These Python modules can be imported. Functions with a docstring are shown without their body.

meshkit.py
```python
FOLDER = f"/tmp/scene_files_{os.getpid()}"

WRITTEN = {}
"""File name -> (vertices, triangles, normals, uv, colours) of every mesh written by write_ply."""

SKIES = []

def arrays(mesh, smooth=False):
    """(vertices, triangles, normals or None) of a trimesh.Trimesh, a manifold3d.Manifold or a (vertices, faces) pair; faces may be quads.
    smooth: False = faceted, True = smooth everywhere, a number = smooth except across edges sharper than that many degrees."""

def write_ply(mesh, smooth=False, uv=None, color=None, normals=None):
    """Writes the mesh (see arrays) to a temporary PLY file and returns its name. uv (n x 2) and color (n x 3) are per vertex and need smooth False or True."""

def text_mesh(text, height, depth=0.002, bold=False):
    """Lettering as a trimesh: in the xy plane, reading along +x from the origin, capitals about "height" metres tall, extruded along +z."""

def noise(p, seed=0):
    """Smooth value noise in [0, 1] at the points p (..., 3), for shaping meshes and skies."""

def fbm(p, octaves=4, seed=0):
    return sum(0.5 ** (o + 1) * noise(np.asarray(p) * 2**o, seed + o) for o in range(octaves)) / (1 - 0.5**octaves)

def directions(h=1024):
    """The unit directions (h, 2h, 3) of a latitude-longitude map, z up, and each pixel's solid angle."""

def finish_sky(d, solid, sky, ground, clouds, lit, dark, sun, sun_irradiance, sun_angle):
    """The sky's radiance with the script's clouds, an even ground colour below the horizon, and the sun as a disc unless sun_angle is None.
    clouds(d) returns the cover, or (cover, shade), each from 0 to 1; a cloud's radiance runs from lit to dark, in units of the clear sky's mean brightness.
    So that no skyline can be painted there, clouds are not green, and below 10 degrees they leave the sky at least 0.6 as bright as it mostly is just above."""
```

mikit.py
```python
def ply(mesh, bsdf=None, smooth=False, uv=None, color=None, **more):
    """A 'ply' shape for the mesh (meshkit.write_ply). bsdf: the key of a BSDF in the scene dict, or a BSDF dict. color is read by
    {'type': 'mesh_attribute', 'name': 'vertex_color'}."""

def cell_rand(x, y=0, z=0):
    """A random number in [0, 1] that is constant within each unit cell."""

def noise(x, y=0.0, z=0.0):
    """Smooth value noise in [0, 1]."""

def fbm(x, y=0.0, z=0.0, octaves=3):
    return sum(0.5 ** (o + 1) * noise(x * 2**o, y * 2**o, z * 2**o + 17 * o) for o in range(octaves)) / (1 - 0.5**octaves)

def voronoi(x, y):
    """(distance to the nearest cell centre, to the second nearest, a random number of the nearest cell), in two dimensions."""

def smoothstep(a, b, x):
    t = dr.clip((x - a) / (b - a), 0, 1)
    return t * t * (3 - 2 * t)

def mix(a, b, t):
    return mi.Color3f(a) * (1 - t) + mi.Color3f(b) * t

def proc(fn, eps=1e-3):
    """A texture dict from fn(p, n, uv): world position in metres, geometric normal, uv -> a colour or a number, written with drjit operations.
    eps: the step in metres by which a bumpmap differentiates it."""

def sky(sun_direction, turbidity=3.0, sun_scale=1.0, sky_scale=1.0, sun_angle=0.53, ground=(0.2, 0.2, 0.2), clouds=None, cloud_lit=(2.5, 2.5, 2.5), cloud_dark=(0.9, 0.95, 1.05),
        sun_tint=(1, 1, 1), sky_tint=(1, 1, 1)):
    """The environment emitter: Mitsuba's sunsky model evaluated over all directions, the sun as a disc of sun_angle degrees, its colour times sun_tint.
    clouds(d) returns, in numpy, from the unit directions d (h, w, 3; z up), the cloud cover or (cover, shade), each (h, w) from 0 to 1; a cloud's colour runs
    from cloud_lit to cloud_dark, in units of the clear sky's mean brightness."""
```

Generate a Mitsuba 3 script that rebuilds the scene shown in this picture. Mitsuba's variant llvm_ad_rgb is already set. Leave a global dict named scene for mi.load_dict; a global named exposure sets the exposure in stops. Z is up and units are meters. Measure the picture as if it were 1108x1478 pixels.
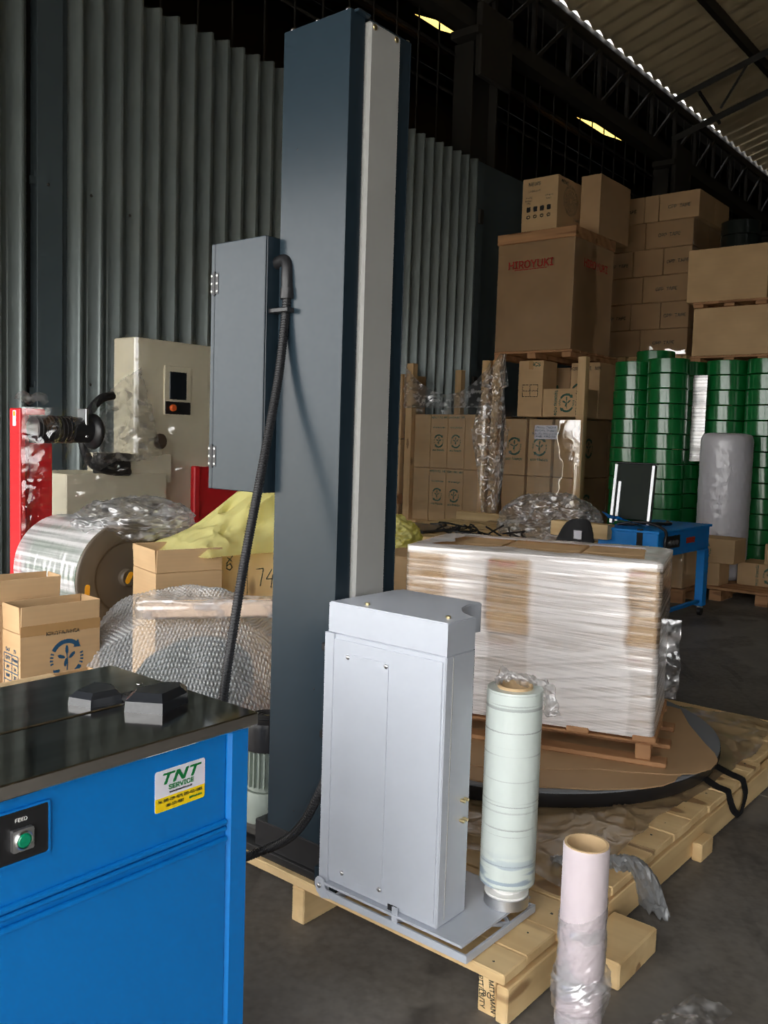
import math, random
import numpy as np, trimesh, mitsuba as mi, drjit as dr
import mikit, meshkit
from mikit import noise, fbm, voronoi, smoothstep, mix, cell_rand, proc
from meshkit import text_mesh
from shapely.geometry import Polygon, LineString, Point, box as sbox
from shapely import affinity, union_all

T = mi.ScalarTransform4f
scene, labels = {}, {}
rng = np.random.default_rng(7)

# ------------------------------------------------------------------ camera, sky, exposure
CAM = np.array([0.0, 0.0, 1.22])
YAW, PITCH, ROLL, FPX = math.radians(39.457), math.radians(4.587), math.radians(1.791), 1283.0
_f = np.array([math.cos(YAW) * math.cos(PITCH), math.sin(YAW) * math.cos(PITCH), -math.sin(PITCH)])
_r0 = np.array([math.sin(YAW), -math.cos(YAW), 0.0])
_u = -math.sin(ROLL) * _r0 + math.cos(ROLL) * np.cross(_r0, _f)
scene['camera'] = {'type': 'perspective', 'fov_axis': 'x', 'fov': math.degrees(2 * math.atan(554 / FPX)), 'near_clip': 0.02, 'far_clip': 500.0,
                   'to_world': T().look_at(origin=CAM.tolist(), target=(CAM + _f).tolist(), up=_u.tolist())}
exposure = 5.05


def cloud_cover(d):
    c = meshkit.fbm(d * np.array([2.2, 2.2, 5.0]) + 3.1, 4, seed=3)
    return np.ones(d.shape[:2]), np.clip((c - 0.35) * 1.6, 0, 1) * 0.5


scene['sky'] = mikit.sky((-0.75, -0.35, 0.55), turbidity=4.0, sun_scale=0.0, ground=(0.35, 0.34, 0.32), clouds=cloud_cover,
                         cloud_lit=(1.61, 1.6, 1.57), cloud_dark=(1.05, 1.06, 1.08))

# ------------------------------------------------------------------ materials


def C(r, g, b):
    """sRGB 0-255 -> linear"""
    return [((v / 255) / 12.92 if v / 255 <= 0.04045 else ((v / 255 + 0.055) / 1.055) ** 2.4) for v in (r, g, b)]


def rgb(c):
    return {'type': 'rgb', 'value': [float(x) for x in c]}


def mat(name, color, rough=0.5, **k):
    d = {'type': 'principled', 'base_color': color if isinstance(color, dict) else rgb(color), 'roughness': rough if isinstance(rough, dict) else float(rough)}
    d.update(k)
    scene[name] = {'type': 'twosided', 'bsdf': d}
    return name


def lin(c):
    return mi.Color3f(*[float(x) for x in c])


def f_floor(p, n, uv):
    a = fbm(p.x * 0.9, p.y * 0.9, 0.3, 4)
    b = fbm(p.x * 7.0, p.y * 9.0, 1.7, 3)
    scuff = smoothstep(0.66, 0.78, fbm(p.x * 2.2 + p.y * 1.4, p.y * 14.0 - p.x * 9.0, 4.0, 3))
    c = mix(C(82, 79, 76), C(118, 114, 108), smoothstep(0.3, 0.7, a))
    c = mix(c, C(102, 97, 90), smoothstep(0.45, 0.75, b) * 0.6)
    c = mix(c, C(70, 67, 63), scuff * 0.35)
    line = smoothstep(0.010, 0.004, dr.abs(p.y - 2.50 - 0.05 * (p.x - 5.1))) * smoothstep(0.4, 0.6, noise(p.x * 9, p.y * 2)) * smoothstep(4.9, 5.2, p.x) * smoothstep(6.6, 6.4, p.x)
    line = dr.maximum(line, smoothstep(0.008, 0.003, dr.abs(p.x - 3.26)) * smoothstep(0.45, 0.40, dr.abs(p.y - 0.5)))
    c = mix(c, C(176, 172, 164), line * 0.7)
    tread = smoothstep(0.06, 0.0, dr.abs((p.y - 1.02) - 0.42 * (p.x - 1.35) + 0.02 * fbm(p.x * 9, p.y * 9))) * smoothstep(0.5, 0.62, noise(p.x * 16, p.y * 5)) * smoothstep(1.9, 1.4, p.x)
    g = fbm(p.x * 55.0, p.y * 55.0, 2.0, 3)
    c = c * (0.80 + 0.40 * g)
    w_ = smoothstep(0.60, 0.70, fbm(p.x * 1.3 - p.y * 2.0, p.y * 1.7 + p.x, 9.0, 4))
    c = mix(c, C(140, 136, 130), w_ * 0.35)
    return mix(c, C(45, 43, 41), tread * 0.6)


mat('concrete', proc(f_floor), 0.55, specular=0.35)
mat('yard_concrete', C(205, 200, 190), 0.8)


def f_wall(p, n, uv):
    a = fbm(p.x * 3, p.z * 1.2, 0.5, 3)
    return mix(C(122, 134, 136), C(142, 151, 149), a)


mat('wall_paint', proc(f_wall), 0.36, metallic=0.3)
mat('wall_flat', C(84, 97, 103), 0.45)
mat('dark_steel', C(60, 58, 54), 0.6)
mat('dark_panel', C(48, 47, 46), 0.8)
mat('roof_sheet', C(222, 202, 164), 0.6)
scene['skylight_sheet'] = {'type': 'principledthin', 'base_color': rgb((0.95, 0.50, 0.10)), 'roughness': 0.4, 'diff_trans': 1.7}


def f_navy(p, n, uv):
    return mix(C(50, 66, 78), C(56, 72, 84), fbm(p.x * 30, p.y * 30, p.z * 6, 2))


mat('navy_paint', C(34, 47, 56), 0.24, specular=0.35, clearcoat=0.1, clearcoat_gloss=0.9)
mat('grey_paint', C(179, 184, 193), 0.38, specular=0.5)
mat('silver_paint', C(160, 160, 157), 0.42, specular=0.5)
mat('blue_paint', C(8, 116, 196), 0.38, specular=0.45)
mat('blue_paint_dull', C(20, 132, 214), 0.5)


def f_steel(p, n, uv):
    s = fbm(p.x * 3.0, p.y * 30.0, 1.0, 3)
    return mix((0.62, 0.60, 0.57), (0.86, 0.84, 0.81), s)


def f_steel_r(p, n, uv):
    return 0.05 + 0.09 * fbm(p.x * 11, p.y * 6, 2.0, 3)


mat('table_steel', proc(f_steel), proc(f_steel_r), metallic=1.0)
mat('chrome', (0.75, 0.75, 0.74), 0.18, metallic=1.0)
mat('brass', (0.70, 0.58, 0.32), 0.25, metallic=1.0)
mat('galvanised', (0.72, 0.73, 0.74), 0.42, metallic=1.0)
mat('black_plastic', C(34, 34, 36), 0.35)
mat('black_matte', C(26, 26, 28), 0.7)
mat('smoke_plastic', C(36, 38, 42), 0.2, specular=0.7)
mat('motor_grey', C(150, 160, 150), 0.45)
mat('screen_glass', C(28, 33, 38), 0.08, specular=0.8)
mat('red_paint', C(214, 40, 46), 0.35)
mat('beige_paint', C(222, 214, 190), 0.45)
mat('white_plastic', C(232, 232, 230), 0.4)
mat('white_paper', C(224, 222, 232), 0.7)
mat('label_yellow', C(250, 214, 20), 0.5)
mat('green_ink', C(10, 110, 55), 0.5)
mat('eco_green', C(60, 92, 78), 0.7)
mat('eco_navy', C(32, 72, 104), 0.7)
mat('red_ink', C(178, 52, 44), 0.6)
mat('dark_ink', C(70, 56, 44), 0.7)
mat('black_ink', C(30, 28, 28), 0.6)
mat('green_button', C(0, 140, 100), 0.2, specular=0.7)
mat('orange_plastic', C(240, 110, 50), 0.4)
mat('amber_plastic', C(240, 170, 40), 0.4)
mat('brown_plastic', C(94, 84, 72), 0.38)
mat('foam_pink', C(240, 214, 190), 0.7)
mat('kraft_tube', C(198, 170, 130), 0.7)
mat('lilac_film', C(208, 196, 200), 0.35)


def f_card(p, n, uv):
    a = fbm(p.x * 5, p.y * 5, p.z * 5, 3)
    fl = noise(p.x * 3, p.y * 3, p.z * 160)
    c = mix(C(184, 150, 110), C(204, 172, 130), a)
    return c * (0.96 + 0.05 * fl)


def f_card2(p, n, uv):
    a = fbm(p.x * 4, p.y * 4, p.z * 4 + 8, 3)
    return mix(C(164, 132, 97), C(182, 149, 112), a)


mat('cardboard', proc(f_card), 0.75)
mat('cardboard_dark', proc(f_card2), 0.75)
mat('tape_tan', C(176, 138, 92), 0.25)


def grain(u, v, w, tone_a, tone_b, seed):
    q = fbm(u * 1.6, v * 38.0, w * 38.0 + seed, 3)
    ring = 0.5 + 0.5 * dr.sin(40 * (v + w) + 6 * fbm(u * 2.0, v * 9, w * 9 + seed, 2))
    knot = smoothstep(0.80, 0.86, noise(u * 5.0, v * 16, w * 16 + seed))
    c = mix(tone_a, tone_b, 0.6 * q + 0.4 * ring)
    return mix(c, C(120, 80, 46), knot * 0.7)


PA, PB = C(200, 166, 116), C(230, 202, 152)
DA, DB = C(152, 108, 72), C(188, 142, 100)
mat('pine_x', proc(lambda p, n, uv: grain(p.x, p.y, p.z, PA, PB, 1.0)), 0.65)
mat('pine_y', proc(lambda p, n, uv: grain(p.y, p.x, p.z, PA, PB, 4.0)), 0.65)
mat('pine_z', proc(lambda p, n, uv: grain(p.z, p.x, p.y, C(200, 164, 116), C(222, 190, 144), 7.0)), 0.65)
mat('redwood', proc(lambda p, n, uv: grain(p.y, p.x, p.z, DA, DB, 2.0)), 0.65)
mat('plywood', proc(lambda p, n, uv: grain(p.z, p.x, p.y, C(226, 190, 130), C(240, 210, 156), 5.0)), 0.6)
mat('dark_teal', C(46, 66, 64), 0.4)
mat('dark_board', C(30, 38, 32), 0.55, specular=0.2)
mat('turntable_grey', C(120, 124, 130), 0.5)
mat('strap_green', C(8, 104, 46), 0.16, specular=0.8, clearcoat=0.6)
mat('strap_dark', C(20, 26, 24), 0.2, specular=0.7)


def f_roll(p, n, uv):
    b = smoothstep(0.62, 0.80, fbm(p.x * 5 + p.y * 3, 1.0, p.z * 130, 2))
    lo = smoothstep(0.31, 0.24, p.z) * smoothstep(0.45, 0.6, fbm(p.x * 14, p.y * 14, p.z * 70, 2))
    c = mix(C(212, 222, 217), C(150, 158, 156), b * 0.7)
    return mix(c, C(130, 152, 172), lo * 0.7)


mat('roll_film_white', proc(f_roll), 0.2, specular=0.6, clearcoat=0.5)
mat('bubble_roll', C(196, 194, 200), 0.28, specular=0.8)

# clear films: a thin clear sheet; many layers add a milky, silvery part in streaks
scene['wrap_clear'] = {'type': 'thindielectric', 'int_ior': 1.85}
scene['clear_film'] = {'type': 'thindielectric', 'int_ior': 1.6}
FILM = {'type': 'principled', 'base_color': rgb((0.86, 0.84, 0.84)), 'roughness': 0.24, 'metallic': 0.35, 'specular': 0.9}


def streak_film(name, lo, hi, zf=85.0, hf=1.4):
    def w(p, n, uv):
        s = fbm((p.x + p.y) * hf + p.z * 5.0, (p.x - p.y) * hf, p.z * zf, 3)
        b = fbm((p.x - p.y) * 2.2, p.z * 1.3, 5.0, 2)
        return lo + (hi - lo) * smoothstep(0.34, 0.66, 0.62 * s + 0.38 * b)
    scene[name] = {'type': 'blendbsdf', 'weight': proc(w), 'a': {'type': 'thindielectric', 'int_ior': 1.6}, 'b': {'type': 'twosided', 'bsdf': FILM}}


streak_film('wrap_heavy', 0.35, 0.98, 70.0, 1.0)


def w_load(p, n, uv):
    t = (p.x - 2.749) * -0.309 + (p.y - 1.107) * 0.951
    t = t / 0.86 + 0.03 * (noise(p.z * 9.0, t * 3) - 0.5)
    low = smoothstep(0.60, 0.54, p.z)
    zone = smoothstep(0.09, 0.13, t) * smoothstep(0.50, 0.46, t) + smoothstep(0.64, 0.68, t) * smoothstep(0.86, 0.80, t) * 0.8
    zone = dr.clip(zone + low * 0.75 + smoothstep(0.825, 0.845, p.z), 0, 1)
    st = fbm(t * 2.2 + p.z * 3.0, (p.z + 0.14 * t * low) * 120.0, p.x * 0.5, 3)
    fine = fbm(t * 5.0, (p.z - 0.05 * t) * 300.0, 3.0, 2)
    return dr.clip(0.12 + 0.70 * zone + 0.9 * (st - 0.5) + 0.5 * (fine - 0.5), 0.03, 0.97)


scene['load_wrap'] = {'type': 'blendbsdf', 'weight': proc(w_load), 'a': {'type': 'thindielectric', 'int_ior': 1.6},
                      'b': {'type': 'twosided', 'bsdf': {'type': 'principled', 'base_color': rgb((0.98, 0.95, 0.94)), 'roughness': 0.22, 'metallic': 0.2, 'specular': 0.95}}}


scene['soft_film'] = {'type': 'blendbsdf', 'weight': proc(lambda p, n, uv: 0.02 + 0.14 * smoothstep(0.5, 0.75, fbm(p.x * 9 + p.z * 4, p.y * 9, p.z * 13, 3))), 'a': {'type': 'thindielectric', 'int_ior': 1.6},
                      'b': {'type': 'twosided', 'bsdf': FILM}}


def w_crumple(p, n, uv):
    return 0.10 + 0.5 * smoothstep(0.5, 0.72, fbm(p.x * 22, p.y * 22, p.z * 22, 3))


scene['crumpled_film'] = {'type': 'blendbsdf', 'weight': proc(w_crumple), 'a': {'type': 'thindielectric', 'int_ior': 1.6},
                          'b': {'type': 'twosided', 'bsdf': {'type': 'principled', 'base_color': rgb((0.8, 0.8, 0.82)), 'roughness': 0.2, 'metallic': 0.5}}}
scene['bubble_film'] = {'type': 'blendbsdf', 'weight': {'type': 'rgb', 'value': [0.36] * 3}, 'a': {'type': 'thindielectric', 'int_ior': 1.6},
                        'b': {'type': 'twosided', 'bsdf': {'type': 'principled', 'base_color': rgb((0.78, 0.8, 0.81)), 'roughness': 0.14, 'metallic': 0.1, 'specular': 0.9}}}
scene['grey_bundle'] = {'type': 'blendbsdf', 'weight': proc(lambda p, n, uv: 0.45 + 0.4 * fbm(p.x * 30, p.y * 30, p.z * 12, 3)), 'a': {'type': 'thindielectric', 'int_ior': 1.6},
                        'b': {'type': 'twosided', 'bsdf': {'type': 'principled', 'base_color': rgb(C(138, 140, 142)), 'roughness': 0.22, 'specular': 0.8}}}
scene['deck_film'] = {'type': 'blendbsdf', 'weight': proc(lambda p, n, uv: 0.12 + 0.38 * fbm(p.x * 6, p.y * 6, 2.0, 3)), 'a': {'type': 'thindielectric', 'int_ior': 1.5},
                      'b': {'type': 'twosided', 'bsdf': {'type': 'principled', 'base_color': rgb(C(170, 150, 122)), 'roughness': 0.3}}}
scene['yellow_bag_film'] = {'type': 'principledthin', 'base_color': rgb(C(255, 250, 172)), 'roughness': 0.16, 'diff_trans': 0.8, 'spec_trans': 0.15, 'eta': 1.5}

# ------------------------------------------------------------------ helpers


def numbered(name):
    if not any(k == name or k.startswith(name + '__') for k in scene) and name not in labels:
        return name
    i = 1
    while True:
        k = f'{name}_{i:03d}'
        if k not in scene and k not in labels and k not in _used:
            _used.add(k)
            return k
        i += 1


_used, _count = set(), {}


def thing(name, label, cat, group=None):
    n = _count.get(name, 0)
    _count[name] = n + 1
    key = name if n == 0 else f'{name}_{n:03d}'
    labels[key] = {'label': label, 'category': cat}
    if group:
        labels[key]['group'] = group
    return key


def struct(name):
    n = _count.get(name, 0)
    _count[name] = n + 1
    key = name if n == 0 else f'{name}_{n:03d}'
    labels[key] = {'label': name.replace('_', ' '), 'kind': 'structure'}
    return key


def put(parent, name, mesh, m, smooth=False, label=None, kind=None, uv=None, **k):
    """a part under parent (or the thing itself, name None)"""
    if name is None:
        key = parent
    else:
        base = f'{parent}__{name}'
        n = _count.get(base, 0)
        _count[base] = n + 1
        key = base if n == 0 else f'{base}_{n:03d}'
    scene[key] = dict(mesh, bsdf={'type': 'ref', 'id': m}, **k) if isinstance(mesh, dict) else mikit.ply(mesh, m, smooth, uv=uv, **k)
    if label or kind:
        labels.setdefault(key, {})
        if label:
            labels[key]['label'] = label
        if kind:
            labels[key]['kind'] = kind
    return key


_CB = None


def box(x0, x1, y0, y1, z0, z1, b=0.002, M=None):
    """chamfered box"""
    global _CB
    x0, x1, y0, y1, z0, z1 = min(x0, x1), max(x0, x1), min(y0, y1), max(y0, y1), min(z0, z1), max(z0, z1)
    b = min(b, 0.3 * min(x1 - x0, y1 - y0, z1 - z0))
    if _CB is None:
        pts, idx = [], []
        for sx in (-1, 1):
            for sy in (-1, 1):
                for sz in (-1, 1):
                    for k in range(3):
                        s = np.array([sx, sy, sz], float)
                        pts.append(s * (1.0 - np.array([0.2 if j != k else 0 for j in range(3)])))
                        idx.append((sx, sy, sz, k))
        h = trimesh.Trimesh(np.array(pts), trimesh.convex.convex_hull(np.array(pts)).faces, process=False)
        hull = trimesh.convex.convex_hull(np.array(pts))
        order = [int(np.argmin(((np.array(pts) - v) ** 2).sum(1))) for v in hull.vertices]
        _CB = (np.array(idx), np.array(order)[hull.faces])
    idx, faces = _CB
    lo, hi = np.array([x0, y0, z0]), np.array([x1, y1, z1])
    v = np.where(idx[:, :3] > 0, hi, lo)
    ins = np.ones((24, 3))
    ins[np.arange(24), idx[:, 3]] = 0
    v = v - idx[:, :3] * ins * b
    m = trimesh.Trimesh(v, faces, process=False)
    if M is not None:
        m.apply_transform(M)
    return m


def cat(*ms):
    return trimesh.util.concatenate([m for m in ms])


def RZ(deg, x=0, y=0, z=0):
    a = math.radians(deg)
    return np.array([[math.cos(a), -math.sin(a), 0, x], [math.sin(a), math.cos(a), 0, y], [0, 0, 1, z], [0, 0, 0, 1.0]])


def frame(o, right, up):
    """4x4 that puts the xy plane on the plane with this origin, right and up"""
    r, u = np.array(right, float), np.array(up, float)
    r /= np.linalg.norm(r)
    u /= np.linalg.norm(u)
    M = np.eye(4)
    M[:3, 0], M[:3, 1], M[:3, 2], M[:3, 3] = r, u, np.cross(r, u), o
    return M


UP = (0, 0, 1)


def on_negx(x, y, z):
    """on a face looking to -x: reads to the right along -y"""
    return frame((x, y, z), (0, -1, 0), UP)


def on_negy(x, y, z):
    return frame((x, y, z), (1, 0, 0), UP)


def extr(poly, h, z0=0.0):
    gs = [g for g in getattr(poly, 'geoms', [poly]) if g.geom_type == 'Polygon' and g.area > 1e-9]
    ms = [trimesh.creation.extrude_polygon(g, h, engine='earcut') for g in gs]
    m = cat(*ms)
    if z0:
        m.apply_translation((0, 0, z0))
    return m


_TXT = {}


def txt(s, h, bold=False, center=True, depth=0.0008):
    k = (s, h, bold, depth)
    if k not in _TXT:
        _TXT[k] = text_mesh(s, h, depth, bold)
    m = _TXT[k].copy()
    if center:
        b = m.bounds
        m.apply_translation((-(b[0, 0] + b[1, 0]) / 2, -(b[0, 1] + b[1, 1]) / 2, 0))
    return m


def fit(m, w):
    b = m.bounds
    m.vertices[:, 0] *= min(1.0, w / (b[1, 0] - b[0, 0]))
    return m


def at(m, M):
    m = m.copy()
    m.apply_transform(M)
    return m


def rrect(w, h, r):
    return sbox(-w / 2 + r, -h / 2 + r, w / 2 - r, h / 2 - r).buffer(r, quad_segs=4)


def lathe(profile, n=40, M=None):
    m = trimesh.creation.revolve(np.array(profile, float), sections=n)
    if M is not None:
        m.apply_transform(M)
    return m


def cyl(r, z0, z1, n=24, b=0.001, M=None):
    return lathe([(0, z0), (r - b, z0), (r, z0 + b), (r, z1 - b), (r - b, z1), (0, z1)], n, M)


AX_NX = np.array([[0, 0, -1, 0], [0, 1, 0, 0], [1, 0, 0, 0], [0, 0, 0, 1.0]])   # local z -> -x
AX_NY = np.array([[1, 0, 0, 0], [0, 0, -1, 0], [0, 1, 0, 0], [0, 0, 0, 1.0]])   # local z -> -y


def TR(x, y, z):
    M = np.eye(4)
    M[:3, 3] = x, y, z
    return M


def smooth_path(pts, n):
    p = np.array(pts, float)
    q = np.vstack([2 * p[0] - p[1], p, 2 * p[-1] - p[-2]])
    out = []
    seg = len(p) - 1
    for i in range(n):
        t = i / (n - 1) * seg
        k = min(int(t), seg - 1)
        t -= k
        a, b, c, d = q[k:k + 4]
        out.append(0.5 * ((2 * b) + (c - a) * t + (2 * a - 5 * b + 4 * c - d) * t * t + (3 * b - a - 3 * c + d) * t ** 3))
    return np.array(out)


def tube(path, r, n=10, radii=None, flat=None):
    p = np.array(path, float)
    t = np.gradient(p, axis=0)
    t /= np.linalg.norm(t, axis=1, keepdims=True)
    nrm = np.cross(t[0], [0.3, 0.5, 0.81])
    nrm /= np.linalg.norm(nrm)
    vs = []
    for i in range(len(p)):
        nrm = nrm - t[i] * (nrm @ t[i])
        nrm /= np.linalg.norm(nrm)
        bi = np.cross(t[i], nrm)
        rr = r if radii is None else radii[i]
        a = np.arange(n) / n * 2 * np.pi
        vs.append(p[i] + rr * (np.cos(a)[:, None] * nrm + np.sin(a)[:, None] * bi * (flat or 1)))
    v = np.vstack(vs + [p[:1], p[-1:]])
    f = []
    L = len(p)
    i = np.arange(n)
    for k in range(L - 1):
        a, b, c, d = k * n + i, k * n + (i + 1) % n, (k + 1) * n + (i + 1) % n, (k + 1) * n + i
        f += [np.c_[a, b, c], np.c_[a, c, d]]
    f.append(np.c_[(i + 1) % n, i, np.full(n, L * n)])
    f.append(np.c_[(L - 1) * n + i, (L - 1) * n + (i + 1) % n, np.full(n, L * n + 1)])
    return trimesh.Trimesh(v, np.vstack(f), process=False)


def grid_mesh(P):
    """P: (a, b, 3) points -> mesh, and uv"""
    a, b = P.shape[:2]
    i = np.arange(a * b).reshape(a, b)
    f = np.vstack([np.c_[i[:-1, :-1].ravel(), i[1:, :-1].ravel(), i[1:, 1:].ravel()], np.c_[i[:-1, :-1].ravel(), i[1:, 1:].ravel(), i[:-1, 1:].ravel()]])
    return trimesh.Trimesh(P.reshape(-1, 3), f, process=False)


def film_shell(x0, x1, y0, y1, z0, z1, amp=0.004, r=0.015, nz=44, M=None, fold=0.06, zf=24.0, seed=1, step=0.02, bulge=0.0):
    """stretch film wound round a box, wrinkled along the winding, folded a little over the top"""
    ring = sbox(x0 + r, y0 + r, x1 - r, y1 - r).buffer(r, quad_segs=3).exterior
    n = max(24, int(ring.length / step))
    base = np.array([ring.interpolate(k / n, normalized=True).coords[0] for k in range(n + 1)])
    c = np.array([(x0 + x1) / 2, (y0 + y1) / 2])
    nx = np.gradient(base, axis=0)
    nx = np.c_[nx[:, 1], -nx[:, 0]]
    nx /= np.linalg.norm(nx, axis=1, keepdims=True) + 1e-9
    if ((base - c) * nx).sum() < 0:
        nx = -nx
    zs = np.linspace(z0, z1, nz)
    P = np.zeros((nz, n + 1, 3))
    for j, z in enumerate(zs):
        q = np.c_[base * 1.6, np.full(n + 1, z * zf)]
        d = (meshkit.fbm(q, 3, seed) - 0.5) * 2 * amp + (meshkit.fbm(np.c_[base * 9, np.full(n + 1, z * 5)], 2, seed + 5) - 0.5) * amp
        d = d + amp
        if bulge:
            sx, sy = (base[:, 0] - c[0]) / (x1 - x0) * 2, (base[:, 1] - c[1]) / (y1 - y0) * 2
            d = d + bulge * np.where(nx[:, 0] < -0.7, 1 - sy ** 2, 0.0) * (0.75 + 0.5 * meshkit.noise(np.array([[0.3, 0.7, z * 3.0]]), seed)[0])
        d[-1] = d[0]
        P[j, :, :2] = base + nx * d[:, None]
        P[j, :, 2] = z
    rows = [P]
    if fold:
        for k in (0.35, 1.0):
            R = P[-1:].copy()
            dirc = c - R[0, :, :2]
            dirc /= np.linalg.norm(dirc, axis=1, keepdims=True)
            R[0, :, :2] += dirc * fold * k * (0.6 + 0.8 * meshkit.noise(np.c_[base * 7, base[:, :1] * 0], seed)[:, None])
            R[0, :, 2] += 0.003 + 0.006 * meshkit.noise(np.c_[base * 13, base[:, :1] * 0 + 3], seed)
            R[0, -1] = R[0, 0]
            rows.append(R)
    m = grid_mesh(np.concatenate(rows))
    if M is not None:
        m.apply_transform(M)
    return m


def crumple(P, amp, freq, seed=0, ridged=True):
    q = meshkit.fbm(P * freq, 4, seed)
    q = (1 - np.abs(2 * q - 1)) if ridged else q
    return q * amp


def blob(center, size, amp, freq, seed=0, sub=5, floor=None, M=None, sharp=1):
    m = trimesh.creation.icosphere(subdivisions=sub)
    v = m.vertices.copy()
    n = v.copy()
    d = crumple(v * 1.0, amp, freq, seed) ** sharp * amp ** (1 - sharp) + 0.5 * amp * meshkit.fbm(v * freq * (3 if sharp == 1 else 1), 2, seed + 3)
    v = v * np.array(size) + n * d[:, None]
    v += np.array(center)
    if floor is not None:
        v[:, 2] = np.maximum(v[:, 2], floor + 0.004 * meshkit.noise(v * 20, seed))
    return trimesh.Trimesh(v, m.faces, process=False)


SCREW = trimesh.creation.icosphere(subdivisions=2)


def dome(x, y, z, r, axis='z', h=0.5):
    m = SCREW.copy()
    s = np.array([r, r, r])
    s['xyz'.index(axis)] = r * h
    m.apply_scale(s)
    m.apply_translation((x, y, z))
    return m


def eco_logo(s):
    """two chasing arrows round a sprig, in the xy plane, about s across"""
    def arc(r0, r1, a0, a1):
        a = np.radians(np.linspace(a0, a1, 20))
        return Polygon(np.vstack([np.c_[np.cos(a), np.sin(a)] * r1, (np.c_[np.cos(a), np.sin(a)] * r0)[::-1]]))

    def head(a, r, w, sgn):
        a = math.radians(a)
        c, t = np.array([math.cos(a), math.sin(a)]) * r, np.array([-math.sin(a), math.cos(a)]) * sgn
        q = np.array([math.cos(a), math.sin(a)])
        return Polygon([c - q * w, c + q * w, c + t * w * 1.5])
    ps = [arc(.78, 1, 55, 150), head(55, .89, .24, -1), arc(.78, 1, 235, 330), head(235, .89, .24, -1)]
    for k in range(4):
        ps += [arc(.80, .98, 158 + k * 11, 163 + k * 11), arc(.80, .98, 338 + k * 11, 343 + k * 11)]
    leaf = Point(0, 0).buffer(1, quad_segs=6)
    leaf = affinity.scale(leaf, .22, .09)
    for a, x, y in ((90, 0, .45), (20, -.32, .12), (40, .30, .14), (75, -.06, -.2)):
        ps.append(affinity.translate(affinity.rotate(leaf if a != 20 else affinity.scale(leaf, 1, 1), a if a != 20 else 160, origin=(0, 0)), x, y))
    ps.append(LineString([(0.02, -.6), (.05, -.2), (.0, .3)]).buffer(.025))
    return affinity.scale(union_all(ps), s / 2 * 0.92, s / 2, origin=(0, 0))


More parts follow.
